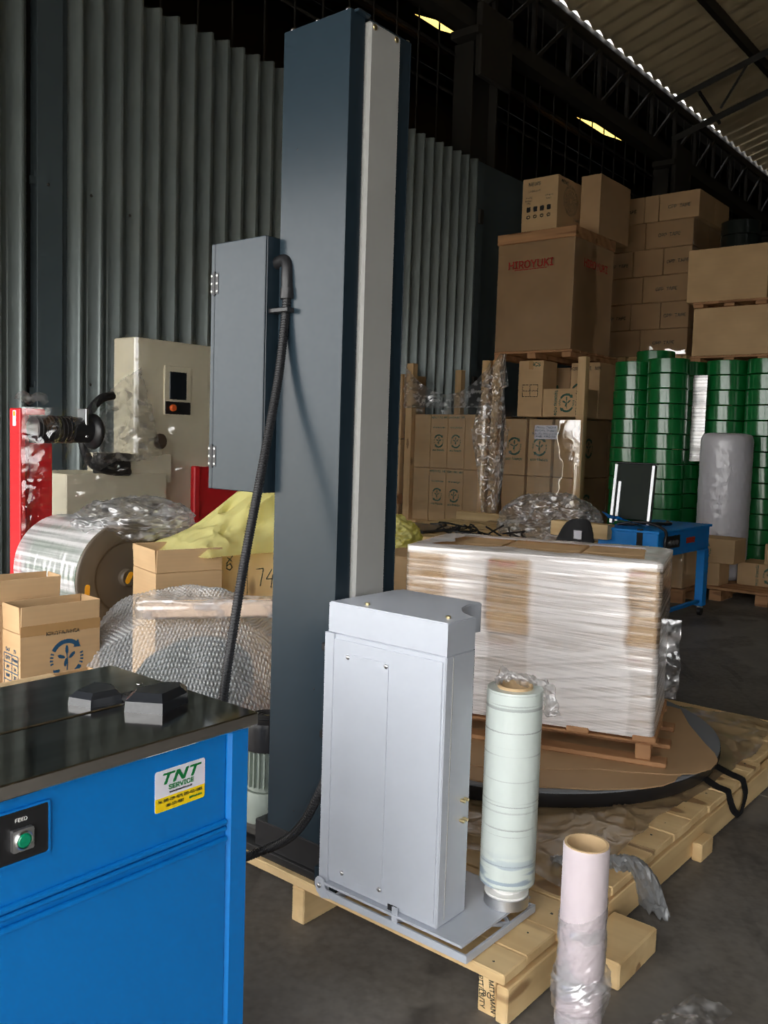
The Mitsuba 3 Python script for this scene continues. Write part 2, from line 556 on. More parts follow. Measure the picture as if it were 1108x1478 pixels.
def curve_text_strokes(strokes, w, M):
    return at(extr(union_all([LineString(s).buffer(w, quad_segs=2) for s in strokes]), 0.0006), M)


def tape_strip(x0, x1, y0, y1, z0, z1):
    return box(x0, x1, y0, y1, z0, z1, 0.0002)


# ------------------------------------------------------------------ the building
YW, ZW = 6.6, 4.79


def corrugated(x0, x1, z0, z1, y, period, depth, phase=0.0, thick=0.0):
    n = int((x1 - x0) / period * 16)
    x = np.linspace(x0, x1, n)
    t = (x - phase) / period * 2 * np.pi
    c = np.cos(t)
    d = np.clip(0.5 + 0.85 * c + 0.12 * np.cos(3 * t), 0, 1.25) / 1.25
    P = np.zeros((2, n, 3))
    P[:, :, 0], P[:, :, 1] = x, y - depth * d
    P[0, :, 2], P[1, :, 2] = z0, z1
    return grid_mesh(P)


fl = struct('floor')
put(fl, None, grid_mesh(np.stack(np.meshgrid(np.linspace(-1.2, 34, 3), np.linspace(-10, 16, 3), [0.0], indexing='ij'), -1)[:, :, 0]), 'concrete')
gy = struct('floor')
labels[gy]['label'] = 'pale concrete yard in front of the open warehouse side'
put(gy, None, grid_mesh(np.stack(np.meshgrid(np.linspace(-60, -1.2, 3), np.linspace(-60, 60, 3), [-0.01], indexing='ij'), -1)[:, :, 0]), 'yard_concrete')

wl = struct('wall_left')
put(wl, 'corrugated_sheet', corrugated(3.93, 9.56, 0.02, ZW, YW, 0.1845, 0.10, 4.005), 'wall_paint', smooth=50)
put(wl, 'corrugated_sheet', corrugated(-1.15, 3.585, 0.02, ZW + 0.3, YW - 0.02, 0.1845, 0.10, 3.50), 'wall_paint', smooth=50)
put(wl, 'edge_post', box(3.645, 3.86, YW - 0.07, YW + 0.08, 0.0, 6.2, 0.004), 'wall_flat', label='flat steel door stile')
put(wl, 'edge_channel', box(3.86, 3.925, YW - 0.02, YW + 0.06, 0.0, 6.2, 0.003), 'wall_flat')
put(wl, 'recess', box(3.58, 3.66, YW + 0.03, YW + 0.08, 0.0, 6.2, 0.002), 'black_matte', label='dark gap between the two doors')
for z in (1.55, 3.15):
    put(wl, 'bracket', cat(box(3.60, 3.65, YW - 0.05, YW - 0.03, z - 0.06, z, 0.002), box(3.625, 3.65, YW - 0.06, YW - 0.04, z, z + 0.05, 0.002)), 'wall_flat', label='small steel bracket')
for x, z in ((3.505, 3.2), (3.505, 1.7), (4.09, 3.1), (4.45, 3.02), (4.09, 1.6), (3.72, 3.1)):
    put(wl, 'rivet', dome(x, YW - 0.10, z, 0.012, 'y'), 'dark_steel', True)
put(wl, 'end_post', box(9.55, 9.70, YW - 0.10, YW + 0.05, 0.0, ZW - 0.02, 0.004), 'wall_flat')
put(wl, 'flat_panel', box(9.72, 15.0, YW, YW + 0.04, 0.0, ZW + 0.03, 0.004), 'wall_flat', label='smooth blue grey sheet wall beyond the column')
for z in (1.9, 4.0):
    put(wl, 'hinge', box(9.58, 9.66, YW - 0.14, YW - 0.10, z, z + 0.18, 0.006), 'dark_steel')

PERIOD_R, RISE = 0.40, 0.294


def roof_z(y):
    return 7.908 + RISE * (6.85 - y)


def roof_mesh(x0, x1, y0, y1, zf, period, depth):
    n = int((x1 - x0) / period * 10)
    x = np.linspace(x0, x1, n)
    d = depth * (0.5 + 0.5 * np.cos(x / period * 2 * np.pi))
    P = np.zeros((2, n, 3))
    P[:, :, 0] = x
    P[0, :, 1], P[1, :, 1] = y0, y1
    P[0, :, 2], P[1, :, 2] = zf(y0) + d, zf(y1) + d
    return grid_mesh(P)


ce = struct('ceiling')
put(ce, 'roof_sheet', roof_mesh(-1.2, 34, 7.0, -1.6, roof_z, PERIOD_R, 0.07), 'roof_sheet', smooth=60)
put(ce, 'roof_sheet', roof_mesh(-1.2, 34, -1.6, -10.0, lambda y: roof_z(-1.6) - RISE * (-1.6 - y), PERIOD_R, 0.07), 'roof_sheet', smooth=60)
put(ce, 'ridge_cap', box(-1.2, 34, -1.9, -1.3, roof_z(-1.6) + 0.05, roof_z(-1.6) + 0.14, 0.01), 'roof_sheet')


def far_z(y):
    return 7.60 + 0.475 * (y - 7.05)


SKY = [(14.45, 15.3), (21.3, 22.9)]


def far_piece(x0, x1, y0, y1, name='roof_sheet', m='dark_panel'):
    P = np.zeros((2, 2, 3))
    P[0, :, 0], P[1, :, 0] = x0, x1
    P[:, 0, 1], P[:, 1, 1] = y0, y1
    P[:, 0, 2], P[:, 1, 2] = far_z(y0), far_z(y1)
    put(ce, name, grid_mesh(P), m)


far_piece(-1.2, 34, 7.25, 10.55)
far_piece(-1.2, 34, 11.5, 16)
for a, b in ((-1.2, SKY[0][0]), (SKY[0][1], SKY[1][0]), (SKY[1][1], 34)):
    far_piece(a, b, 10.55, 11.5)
for a, b in SKY:
    w = struct('window')
    labels[w]['label'] = 'amber translucent skylight sheet glowing with daylight'
    P = np.zeros((2, 2, 3))
    P[0, :, 0], P[1, :, 0] = a, b
    P[:, 0, 1], P[:, 1, 1] = 10.55, 11.5
    P[:, 0, 2], P[:, 1, 2] = far_z(10.55), far_z(11.5)
    put(w, None, grid_mesh(P), 'skylight_sheet')
for y in (8.6, 10.05, 12.4):
    put(ce, 'purlin', box(-1.1, 33, y - 0.05, y + 0.05, far_z(y) - 0.22, far_z(y) - 0.06, 0.004), 'dark_steel')
for y in (5.5, 4.2, 2.9, 1.6, 0.3, -1.0, -2.8, -4.6, -6.4, -8.2):
    z = roof_z(y) if y > -1.6 else roof_z(-1.6) - RISE * (-1.6 - y)
    put(ce, 'purlin', box(-1.1, 33, y - 0.05, y + 0.05, z - 0.19, z - 0.01, 0.004), 'dark_steel')
for x in (9.97, 16.3, 22.6, 28.9, 3.6):
    th = thing('roof_rafter', {9.97: 'dark steel rafter under the roof above the corrugated wall column', 16.3: 'dark steel rafter crossing the roof sheets at upper right', 22.6: 'dark steel rafter farther back under the roof at right edge', 28.9: 'dark steel rafter at the far end of the roof', 3.6: 'dark steel rafter above the near corrugated doors'}[x], 'rafter')
    a = math.atan(RISE)
    for k, dz in (('top_chord', -0.30), ('bottom_chord', -1.0)):
        p0, p1 = np.array([x, 6.8, roof_z(6.8) + dz]), np.array([x, -1.5, roof_z(-1.5) + dz])
        put(th, k, tube(np.array([p0, p1]), 0.075, 4), 'dark_steel')
    for i in range(9):
        y = 6.4 - i * 0.9
        put(th, 'web', tube(np.array([[x, y, roof_z(y) - 0.3], [x, y - 0.45 * (-1) ** i, roof_z(y) - 1.0]]), 0.03, 4), 'dark_steel')
# eaves girder between the columns
gd = thing('eaves_girder', 'dark lattice girder running along the eaves above the corrugated wall', 'truss')
put(gd, 'top_chord', box(-1.1, 33, 6.79, 6.85, 7.46, 7.60, 0.005), 'dark_steel')
put(gd, 'bottom_chord', box(-1.1, 33, 6.70, 6.90, 6.44, 6.66, 0.005), 'dark_steel')
for k in range(30):
    x = -0.99 + 1.02 * k
    put(gd, 'upright', box(x - 0.03, x + 0.03, 6.77, 6.83, 6.66, 7.46, 0.002), 'dark_steel')
    put(gd, 'diagonal', tube(np.array([[x + 0.05, 6.8, 6.66], [x + 0.97, 6.8, 7.46]]), 0.034, 4), 'dark_steel')
for x, s in ((9.97, 'standing at the end of the corrugated wall'), (16.3, 'farther back above the carton stacks'), (22.6, 'farthest back in the dark'), (3.4, 'above the near left doors')):
    co = thing('steel_column', 'tall dark steel column ' + s, 'column')
    z0 = 0.0 if x > 9 else 4.9
    put(co, 'flange', box(x - 0.30, x - 0.27, 6.72, 7.02, z0, 6.33, 0.003), 'dark_steel')
    put(co, 'flange', box(x + 0.27, x + 0.30, 6.72, 7.02, z0, 6.33, 0.003), 'dark_steel')
    put(co, 'web', box(x - 0.27, x + 0.27, 6.84, 6.88, z0, 6.33, 0.002), 'dark_steel')
    put(co, 'cap_bracket', cat(box(x - 0.45, x + 0.45, 6.56, 6.98, 6.34, 6.435, 0.004), box(x - 0.38, x + 0.38, 6.56, 6.65, 5.85, 6.75, 0.02)), 'dark_steel')
put(ce, 'gutter', box(-1.1, 33, 7.03, 7.26, 7.45, 7.922, 0.01), 'dark_panel')
# barred screen above the doors
sc = thing('steel_bar_screen', 'screen of thin dark upright bars above the corrugated wall', 'screen')
for k in range(44):
    x = 3.0 + k * 0.42
    put(sc, 'bar', box(x - 0.008, x + 0.008, 6.99, 7.006, 4.3, 7.6, 0.001), 'dark_steel')
for z in (5.0, 5.7, 6.2):
    put(sc, 'rail', box(1, 22, 7.006, 7.02, z, z + 0.03, 0.001), 'dark_steel')
wb = struct('wall_back')
put(wb, None, box(33.9, 34.1, -10, 16, 0, 13, 0.01), 'dark_panel')
wf = struct('wall_far')
put(wf, None, box(-1.2, 34, 15.9, 16.1, 0, 13, 0.01), 'dark_panel')
wr = struct('wall_right')
put(wr, None, corrugated(-1.15, 34, 0, 8.2, -10.0, 0.36, 0.05), 'wall_flat')
wn = struct('wall_front')
labels[wn]['label'] = 'steel sheet above the open front'
put(wn, None, box(-1.3, -1.2, -10, 7, 2.9, 10.6, 0.01), 'wall_flat')
put(wn, 'sheet', box(-1.3, -1.2, -10, -2.2, 0, 2.89, 0.01), 'wall_flat')
put(wn, 'sheet', box(-1.3, -1.2, 6.65, 16, 0, 13, 0.01), 'dark_panel')

# ------------------------------------------------------------------ strapping table in the foreground
st = thing('strapping_table', 'bright blue strapping machine table with dark steel top at lower left', 'strapping machine')
TX1, TY0, TY1, TZ = 1.0, 1.081, 1.51, 0.76
TX0 = 0.12
# steel top in two leaves with the strap slot between
put(st, 'table_top', box(TX0, TX1, TY0, 1.268, TZ - 0.022, TZ, 0.002), 'table_steel')
put(st, 'table_top', box(TX0, TX1, 1.276, TY1, TZ - 0.022, TZ, 0.002), 'table_steel')
put(st, 'slot', box(TX0, 0.90, 1.266, 1.278, TZ - 0.03, TZ - 0.012, 0.001), 'black_matte', label='dark strap slot')
put(st, 'top_joint', box(0.90, TX1 - 0.001, 1.267, 1.277, TZ - 0.021, TZ - 0.0004, 0.0005), 'table_steel')
put(st, 'body', box(TX0 + 0.02, 0.948, TY0 + 0.018, TY1 - 0.02, 0.09, TZ - 0.022, 0.004), 'blue_paint')
put(st, 'corner_post', box(0.946, 0.992, TY0 + 0.010, TY0 + 0.06, 0.07, TZ - 0.022, 0.006), 'blue_paint')
put(st, 'corner_post', box(0.946, 0.992, TY1 - 0.06, TY1 - 0.012, 0.07, TZ - 0.022, 0.006), 'blue_paint')
put(st, 'side_panel', box(0.94, 0.985, TY0 + 0.05, TY1 - 0.05, 0.09, TZ - 0.022, 0.002), 'blue_paint')
put(st, 'front_panel', box(TX0 + 0.02, 0.9455, TY0 + 0.0135, TY0 + 0.022, 0.10, 0.552, 0.002), 'blue_paint', label='lower front panel')
put(st, 'rib', tube(np.array([[TX0 + 0.03, TY0 + 0.0155, 0.583], [0.944, TY0 + 0.0155, 0.583]]), 0.0052, 10), 'blue_paint', True)
put(st, 'rib', tube(np.array([[TX0 + 0.03, TY0 + 0.0155, 0.572], [0.944, TY0 + 0.0155, 0.572]]), 0.0042, 10), 'blue_paint', True)
put(st, 'rib', tube(np.array([[TX0 + 0.03, TY0 + 0.0145, 0.5545], [0.944, TY0 + 0.0145, 0.5545]]), 0.0052, 10), 'blue_paint', True)
for x in (0.17, 0.96):
    for y in (TY0 + 0.04, TY1 - 0.04):
        cs = put(st, 'caster', cyl(0.035, -0.012, 0.012, 20, 0.003, frame((x, y, 0.035), (1, 0, 0), UP)), 'black_plastic', 40)
        put(cs, 'fork', box(x - 0.02, x + 0.02, y - 0.02, y + 0.02, 0.05, 0.09, 0.003), 'galvanised')
# control panel
cp = put(st, 'control_panel', at(extr(rrect(0.30, 0.072, 0.004), 0.003), on_negy(0.629 - 0.15, TY0 + 0.0178, 0.6785)), 'black_plastic', label='black control panel')
put(cp, 'panel_frame', at(extr(rrect(0.304, 0.076, 0.005).difference(rrect(0.298, 0.070, 0.004)), 0.0042), on_negy(0.629 - 0.15, TY0 + 0.0178, 0.6785)), 'blue_paint')
for bx, m in ((0.5885, 'green_button'), (0.535, 'white_plastic'), (0.480, 'black_plastic')):
    b = put(st, 'push_button', at(extr(rrect(0.030, 0.030, 0.002), 0.007), on_negy(bx, TY0 + 0.0148, 0.674)), 'galvanised', label='square push button')
    put(b, 'button_cap', cyl(0.0098, 0, 0.011, 24, 0.002, on_negy(bx, TY0 + 0.0148, 0.674)), m, 40, label='green button cap' if m == 'green_button' else None)
    put(b, 'bezel', lathe([(0.0102, 0.006), (0.0125, 0.006), (0.0125, 0.009), (0.0112, 0.0105), (0.0102, 0.010), (0.0102, 0.006)], 24, on_negy(bx, TY0 + 0.0148, 0.674)), 'chrome', 40)
put(cp, 'lettering', at(txt('FEED', 0.0052), on_negy(0.5885, TY0 + 0.0146, 0.7005)), 'white_plastic')
# service sticker
sk = put(st, 'sticker', at(extr(rrect(0.096, 0.0655, 0.004), 0.0008), on_negy(0.853, TY0 + 0.0178, 0.671)), 'white_paper', label='white and yellow service sticker')
put(sk, 'yellow_band', at(extr(rrect(0.0955, 0.065, 0.004).intersection(sbox(-1, -1, 1, -0.0105)), 0.0011), on_negy(0.853, TY0 + 0.0178, 0.671)), 'label_yellow')
tn = txt('TNT', 0.0165, True)
tn.vertices[:, 0] = tn.vertices[:, 0] * 1.62 + tn.vertices[:, 1] * 0.45
put(sk, 'logo', at(tn, on_negy(0.853, TY0 + 0.0168, 0.6895)), 'green_ink')
t2 = txt('SERVICE', 0.0072, True)
t2.vertices[:, 0] *= 1.15
put(sk, 'lettering', at(t2, on_negy(0.854, TY0 + 0.0168, 0.6745)), 'green_ink')
put(sk, 'lettering', at(fit(txt('www.tntservice.co.th', 0.0032), 0.046), on_negy(0.853, TY0 + 0.0168, 0.6665)), 'black_ink')
put(sk, 'lettering', at(fit(txt('Tel : 095-739-9279, 093-421-1881,', 0.0046), 0.086), on_negy(0.853, TY0 + 0.0165, 0.6545)), 'black_ink')
put(sk, 'lettering', at(fit(txt('081-173-8587', 0.0046), 0.033), on_negy(0.842, TY0 + 0.0165, 0.6465)), 'black_ink')
put(sk, 'lettering', at(fit(txt('@tntservice', 0.0032), 0.026), on_negy(0.882, TY0 + 0.0165, 0.6465)), 'green_ink')
# the two black feed guides on the top
def guide(pts_low, h, taper):
    lo = Polygon(pts_low)
    a = np.array(lo.exterior.coords)[:-1]
    c = a.mean(0)
    v = np.vstack([np.c_[a, np.full(len(a), TZ)], np.c_[c + (a - c) * 0.97, np.full(len(a), TZ + h * 0.6)], np.c_[c + (a - c) * taper, np.full(len(a), TZ + h)]])
    return trimesh.convex.convex_hull(v)
g1 = put(st, 'strap_guide', guide([(0.800, 1.335), (0.872, 1.372), (0.890, 1.330), (0.872, 1.285), (0.815, 1.290)], 0.022, 0.72), 'smoke_plastic', label='black folded strap guide')
g2 = put(st, 'strap_guide', guide([(0.842, 1.235), (0.868, 1.262), (0.945, 1.262), (0.972, 1.235), (0.950, 1.205), (0.878, 1.180)], 0.030, 0.70), 'smoke_plastic', label='black folded strap guide')
put(g2, 'mounting', box(0.872, 0.965, 1.262, 1.30, TZ, TZ + 0.012, 0.004), 'black_plastic')
put(st, 'screw', dome(0.96, 1.36, TZ, 0.006), 'chrome', True)

# ------------------------------------------------------------------ the shipping pallet with the wrapping machine
DZ = 0.118
PX0, PX1, PY0, PY1 = 1.54, 3.80, 0.905, 2.48
mp = thing('machine_pallet', 'long pale pine pallet carrying the navy wrapping machine and turntable', 'pallet')
edges = [1.540, 1.635, 1.767, 1.900, 2.045, 2.190, 2.320, 2.456, 2.592, 2.733, 2.878, 3.016, 3.131, 3.252, 3.385, 3.518, 3.655, 3.80]
for i, (a, b) in enumerate(zip(edges[:-1], edges[1:])):
    e = PY0 + rng.uniform(-0.004, 0.004) + (0.0 if a < 3.2 else 0.02)
    put(mp, 'deck_board', box(a + 0.0015, b - 0.0015, e, PY1, DZ - 0.024 + rng.uniform(-0.0005, 0.0005), DZ + rng.uniform(-0.0012, 0.0012), 0.003), 'pine_y')
    for y in (0.955, 1.0, 1.51):
        if i > 3 or y < 1.0:
            put(mp, 'nail', dome((a + b) / 2 + rng.uniform(-0.03, 0.03), y + rng.uniform(-0.01, 0.01), DZ, 0.0035, 'z', 0.35), 'dark_steel')
put(mp, 'runner', box(1.562, PX1, 0.938, 0.982, 0.0, DZ - 0.026, 0.003), 'pine_x')
put(mp, 'runner', box(1.545, PX1, 1.492, 1.535, 0.0, DZ - 0.026, 0.003), 'pine_x')
put(mp, 'runner', box(1.562, PX1, 2.12, 2.165, 0.0, DZ - 0.026, 0.003), 'pine_x')
put(mp, 'runner', box(1.562, PX1, 2.43, 2.475, 0.0, DZ - 0.026, 0.003), 'pine_x')
put(mp, 'edge_board', box(1.547, PX1, 0.899, 0.928, 0.006, 0.088, 0.003), 'pine_x', label='plank along the near edge')
# hand lettering on the beam end
hl = [txt('PIT/LB/TY', 0.012), txt('80', 0.013), txt('MITYMAN', 0.012)]
for k, m in enumerate(hl):
    m.apply_transform(trimesh.transformations.rotation_matrix(math.radians(-84 if k != 1 else 0), (0, 0, 1)))
    b = m.bounds
    m.apply_scale((1, min(1, 0.070 / (b[1, 1] - b[0, 1])), 1))
    put(mp, 'handwriting', at(m, on_negx(1.5618, 0.973 - k * 0.014, 0.046)), 'black_ink')
wb1 = thing('wood_block', 'large pine block lying on the floor beside the near edge of the pallet', 'wood block')
put(wb1, None, box(1.83, 2.04, 0.78, 0.894, 0.0, 0.064, 0.004), 'pine_y')
wb2 = thing('wood_block', 'small pine block on the floor under the pallet edge below the black straps', 'wood block')
put(wb2, None, box(2.585, 2.68, 0.868, 0.936, 0.0, 0.04, 0.003), 'pine_y')
del labels[wb2]; del scene[wb2]
put(mp, 'cross_block', box(2.585, 2.68, 0.868, 0.8985, 0.0, 0.055, 0.003), 'pine_y')

# crumpled clear sheet lying over the deck
xs, ys = np.meshgrid(np.linspace(1.97, 3.72, 150), np.linspace(0.965, 2.40, 110), indexing='ij')
jx = (meshkit.fbm(np.stack([xs * 3, ys * 3, xs * 0], -1), 3, 2) - 0.5) * 0.10
P = np.stack([xs + jx, ys + (meshkit.fbm(np.stack([xs * 4, ys * 2, xs * 0 + 5], -1), 3, 4) - 0.5) * 0.10, xs * 0], -1)
P[..., 2] = DZ + 0.004 + 0.022 * (1 - np.abs(2 * meshkit.fbm(np.stack([xs * 6 + ys * 2, ys * 8, xs * 0], -1), 3, 9) - 1)) ** 3
dk = (xs - 2.92) ** 2 + (ys - 1.70) ** 2 < 0.76 ** 2
P[..., 2] = np.where(dk, DZ + 0.003, P[..., 2])
mast_zone = (xs < 1.86) & (ys > 1.36)
arm_zone = (xs < 2.25) & (ys > 1.52) & (ys < 1.74)
mast_zone = mast_zone | arm_zone
P[..., 2] = np.where(mast_zone, DZ + 0.002, P[..., 2])
ds = thing('plastic_sheet', 'crumpled clear plastic sheet spread over the pallet boards', 'plastic sheet')
put(ds, None, grid_mesh(P), 'deck_film', True)

# turntable
TC = np.array([2.92, 1.70])
tt = thing('turntable', 'low round grey turntable with black side under the wrapped load', 'turntable')
put(tt, 'disc', lathe([(0, 0.158), (0.716, 0.158), (0.722, 0.162), (0.722, 0.1775), (0.717, 0.18), (0, 0.18)], 96, TR(*TC, 0)), 'turntable_grey', 40)
put(tt, 'skirt', lathe([(0, DZ + 0.006), (0.700, DZ + 0.006), (0.712, 0.125), (0.7235, 0.150), (0.7235, 0.172), (0.70, 0.172), (0, 0.172)], 96, TR(*TC, 0)), 'black_plastic', 40, label='black side wall')


def sheet(poly, z, t, m, warp=0.0, seed=0):
    pg = Polygon(poly).buffer(0.012).buffer(-0.012)
    return extr(pg, t, z)


c1 = thing('cardboard_sheet', 'large brown cardboard sheet covering the turntable under the load', 'cardboard')
sh1 = [(3.454, 1.278), (3.281, 1.178), (3.111, 1.058), (3.03, 0.995), (2.975, 0.965), (2.936, 0.956), (2.872, 0.952), (2.794, 0.974), (2.728, 1.029), (2.651, 1.141), (2.605, 1.226), (2.50, 1.33), (2.36, 1.50), (2.30, 1.75), (2.45, 2.15), (2.75, 2.36), (3.15, 2.36), (3.42, 2.1), (3.5, 1.7)]
put(c1, None, sheet(sh1, 0.1855, 0.0035, 'cardboard'), 'cardboard_dark')
c2 = thing('cardboard_sheet', 'smaller brown cardboard sheet edge showing below the large one at the front', 'cardboard')
sh2 = [(2.76, 1.006), (2.746, 1.011), (2.697, 1.002), (2.632, 1.015), (2.565, 1.052), (2.455, 1.152), (2.38, 1.255), (2.32, 1.33), (2.26, 1.45), (2.24, 1.60), (2.5, 1.7), (2.9, 1.3)]
put(c2, None, sheet(sh2, 0.1805, 0.0045, 'cardboard'), 'cardboard_dark')

# the wrapped load
ld = thing('wrapped_pallet_load', 'cartons on a small pallet wrapped in shiny stretch film on the turntable', 'pallet load')
LM = RZ(18, 2.749, 1.107)
LD, LW = 0.46, 0.86
for k, (y0, y1) in enumerate(((0.0, 0.29), (0.292, 0.575), (0.577, 0.86))):
    for j, (z0, z1) in enumerate(((0.292, 0.566), (0.572, 0.848))):
        for i, (x0, x1) in enumerate(((0.0, 0.228), (0.232, 0.46))):
            cb = put(ld, 'carton', box(x0 + 0.004, x1, y0 + 0.002, y1 - 0.002, z0, z1, 0.004, LM), 'cardboard')
            if i == 0 and k in (0, 1):
                yc, zc = (0.075, z1 - 0.10) if k == 0 else (0.50, z1 - 0.10)
                M = LM @ on_negx(0.0036, yc, zc)
                gridp = union_all([LineString([(-0.05, y), (0.05, y)]).buffer(0.0008) for y in (-0.07, -0.045, -0.02, 0.01, 0.03)] + [LineString([(x, -0.07), (x, 0.03)]).buffer(0.0008) for x in (-0.05, 0.05)])
                put(cb, 'print', at(extr(gridp, 0.0006), M), 'dark_ink')
                put(cb, 'print', cat(*[at(txt(s, 0.009), M @ TR(0, y, 0)) for s, y in (('QUANTITY', 0.02), ('PP STRAP', -0.005), ('N.W.', -0.033), ('G.W.', -0.058))]), 'dark_ink')
                put(cb, 'print', at(txt('PP BAND', 0.016, True), LM @ on_negx(0.0036, yc + 0.02, z1 - 0.035)), 'red_ink')
for y0 in (-0.015, 0.20, 0.42, 0.64, 0.80):
    put(ld, 'deck_board', box(-0.012, 0.475, y0, y0 + 0.075, 0.268, 0.288, 0.003, LM), 'redwood')
for x0 in (0.002, 0.20, 0.405):
    put(ld, 'runner', box(x0, x0 + 0.055, -0.02, 0.88, 0.260, 0.268, 0.002, LM), 'redwood')
    for y0 in (0.0, 0.40, 0.80):
        put(ld, 'post', box(x0, x0 + 0.055, y0, y0 + 0.05, 0.206, 0.260, 0.003, LM), 'redwood')
    put(ld, 'bottom_board', box(x0 - 0.008, x0 + 0.062, -0.05, 0.90, 0.190, 0.206, 0.003, LM), 'redwood')
put(ld, 'stretch_film', film_shell(-0.006, 0.468, -0.006, 0.866, 0.280, 0.854, 0.0014, 0.014, 150, LM, 0.10, 60.0, 3, 0.014), 'load_wrap', True)
ft = np.array([[[3.16 + 0.03 * v - 0.01 * u, 1.245 - 0.05 * v, 0.30 + 0.30 * u] for v in np.linspace(0, 1, 24)] for u in np.linspace(0, 1, 30)])
ft[..., :2] += 0.05 * (meshkit.fbm(ft * 14, 3, 6)[..., None] - 0.5)
put(ld, 'film_tail', grid_mesh(ft), 'crumpled_film', True)

# black straps over the deck edge
bs = thing('black_strap', 'black webbing straps draped from the turntable over the pallet edge', 'strap')
for pts in ([(2.90, 1.005, 0.15), (2.915, 0.985, 0.135), (2.90, 0.94, 0.1245), (2.888, 0.900, 0.1225), (2.89, 0.893, 0.10), (2.93, 0.891, 0.05), (2.985, 0.888, 0.012)],
            [(3.03, 1.01, 0.15), (3.057, 0.995, 0.135), (3.05, 0.95, 0.1245), (3.029, 0.900, 0.1225), (3.035, 0.893, 0.10), (3.05, 0.891, 0.06), (2.99, 0.887, 0.012)]):
    p = smooth_path(pts, 30)
    wd = np.array([0.045, 0.0, 0.0])
    a = np.stack([p - wd / 2, p + wd / 2], 1)
    m = grid_mesh(a)
    put(bs, 'band', cat(m, at(m, TR(0.0, -0.0012, 0.0012))), 'black_matte', 40)
# grey plastic bundle hanging over the edge
fb = thing('plastic_wrap_bundle', 'bunched grey plastic wrap hanging over the pallet edge behind the lilac tube', 'plastic wrap')
p = smooth_path([(2.02, 1.06, 0.135), (2.10, 0.97, 0.135), (2.14, 0.895, 0.142), (2.165, 0.865, 0.105), (2.19, 0.860, 0.05), (2.205, 0.855, 0.012)], 40)
m = tube(p, 0.03, 24, radii=np.linspace(0.032, 0.058, 40), flat=0.32)
m = m.subdivide()
m.vertices += (1 - np.abs(2 * meshkit.fbm(m.vertices * np.array([75, 75, 18]), 3, 8)[:, None] - 1)) * 0.024 - 0.014
m.vertices[:, 2] = np.maximum(m.vertices[:, 2], 0.004)
put(fb, None, m, 'grey_bundle', True)

# ------------------------------------------------------------------ stretch wrapping machine: mast, control box, carriage
ms = thing('wrapping_machine', 'tall navy pallet wrapping machine column with grey film carriage', 'wrapping machine')
MX0, MX1, MY0, MY1, MZ = 1.57, 1.797, 1.437, 1.656, 2.208
put(ms, 'side_panel', box(MX0, MX0 + 0.004, MY0, MY1, 0.20, MZ, 0.0012), 'navy_paint')
put(ms, 'side_panel', box(MX1 - 0.004, MX1, MY0, MY1, 0.20, MZ, 0.0012), 'navy_paint')
put(ms, 'back_panel', box(MX0, MX1, MY1 - 0.004, MY1 - 0.0005, 0.20, MZ, 0.001), 'navy_paint')
put(ms, 'front_lip', box(MX0 + 0.001, 1.622, MY0 + 0.0005, MY0 + 0.004, 0.20, MZ - 0.003, 0.001), 'navy_paint')
put(ms, 'front_lip', box(1.750, MX1 - 0.001, MY0 + 0.0005, MY0 + 0.004, 0.20, MZ - 0.003, 0.001), 'navy_paint')
put(ms, 'front_lip', box(1.746, 1.7515, MY0 + 0.0005, MY0 + 0.05, 0.20, MZ - 0.003, 0.001), 'navy_paint')
put(ms, 'front_lip', box(1.6195, 1.622, MY0 + 0.0005, MY0 + 0.05, 0.20, MZ - 0.003, 0.001), 'navy_paint')
put(ms, 'channel_cover', box(1.626, 1.743, MY0 - 0.012, MY0 + 0.03, 0.20, MZ - 0.008, 0.006), 'silver_paint', label='silver grey channel cover')
put(ms, 'top_cap', cat(box(MX0 + 0.001, MX1 - 0.001, MY0 + 0.001, MY1 - 0.001, MZ - 0.004, MZ + 0.001, 0.001), box(MX0 + 0.012, 1.626, MY0 - 0.014, MY0 + 0.02, MZ - 0.005, MZ + 0.001, 0.001)), 'navy_paint')
for x, y in ((MX0 + 0.007, 1.452), (MX0 + 0.007, 1.548), (MX0 + 0.007, 1.632), (MX1 - 0.008, 1.445)):
    put(ms, 'screw', dome(x, y, MZ + 0.0015, 0.0062, 'z', 0.9), 'chrome', True)
for x, z in ((1.642, 2.187), (1.722, 2.187)):
    put(ms, 'screw', dome(x, MY0 - 0.0125, z, 0.0072, 'y', 0.6), 'brass', True)
for y, z in ((1.60, 1.92), (1.56, 0.27), (1.50, 0.60)):
    put(ms, 'small_screw', dome(MX0, y, z, 0.0028, 'x', 0.4), 'black_plastic')
put(ms, 'base_frame', cat(box(1.556, 1.90, 1.40, 1.74, DZ + 0.001, DZ + 0.022, 0.002), box(1.566, 1.82, 1.425, 1.70, DZ + 0.02, 0.21, 0.003)), 'black_plastic', label='black base frame')
put(ms, 'base_plate', box(1.545, 1.60, 1.39, 1.46, DZ + 0.0015, DZ + 0.05, 0.002), 'navy_paint')
put(ms, 'link_arm', box(1.903, 2.19, 1.56, 1.70, DZ + 0.006, 0.150, 0.003), 'black_plastic', label='low arm joining column base and turntable')
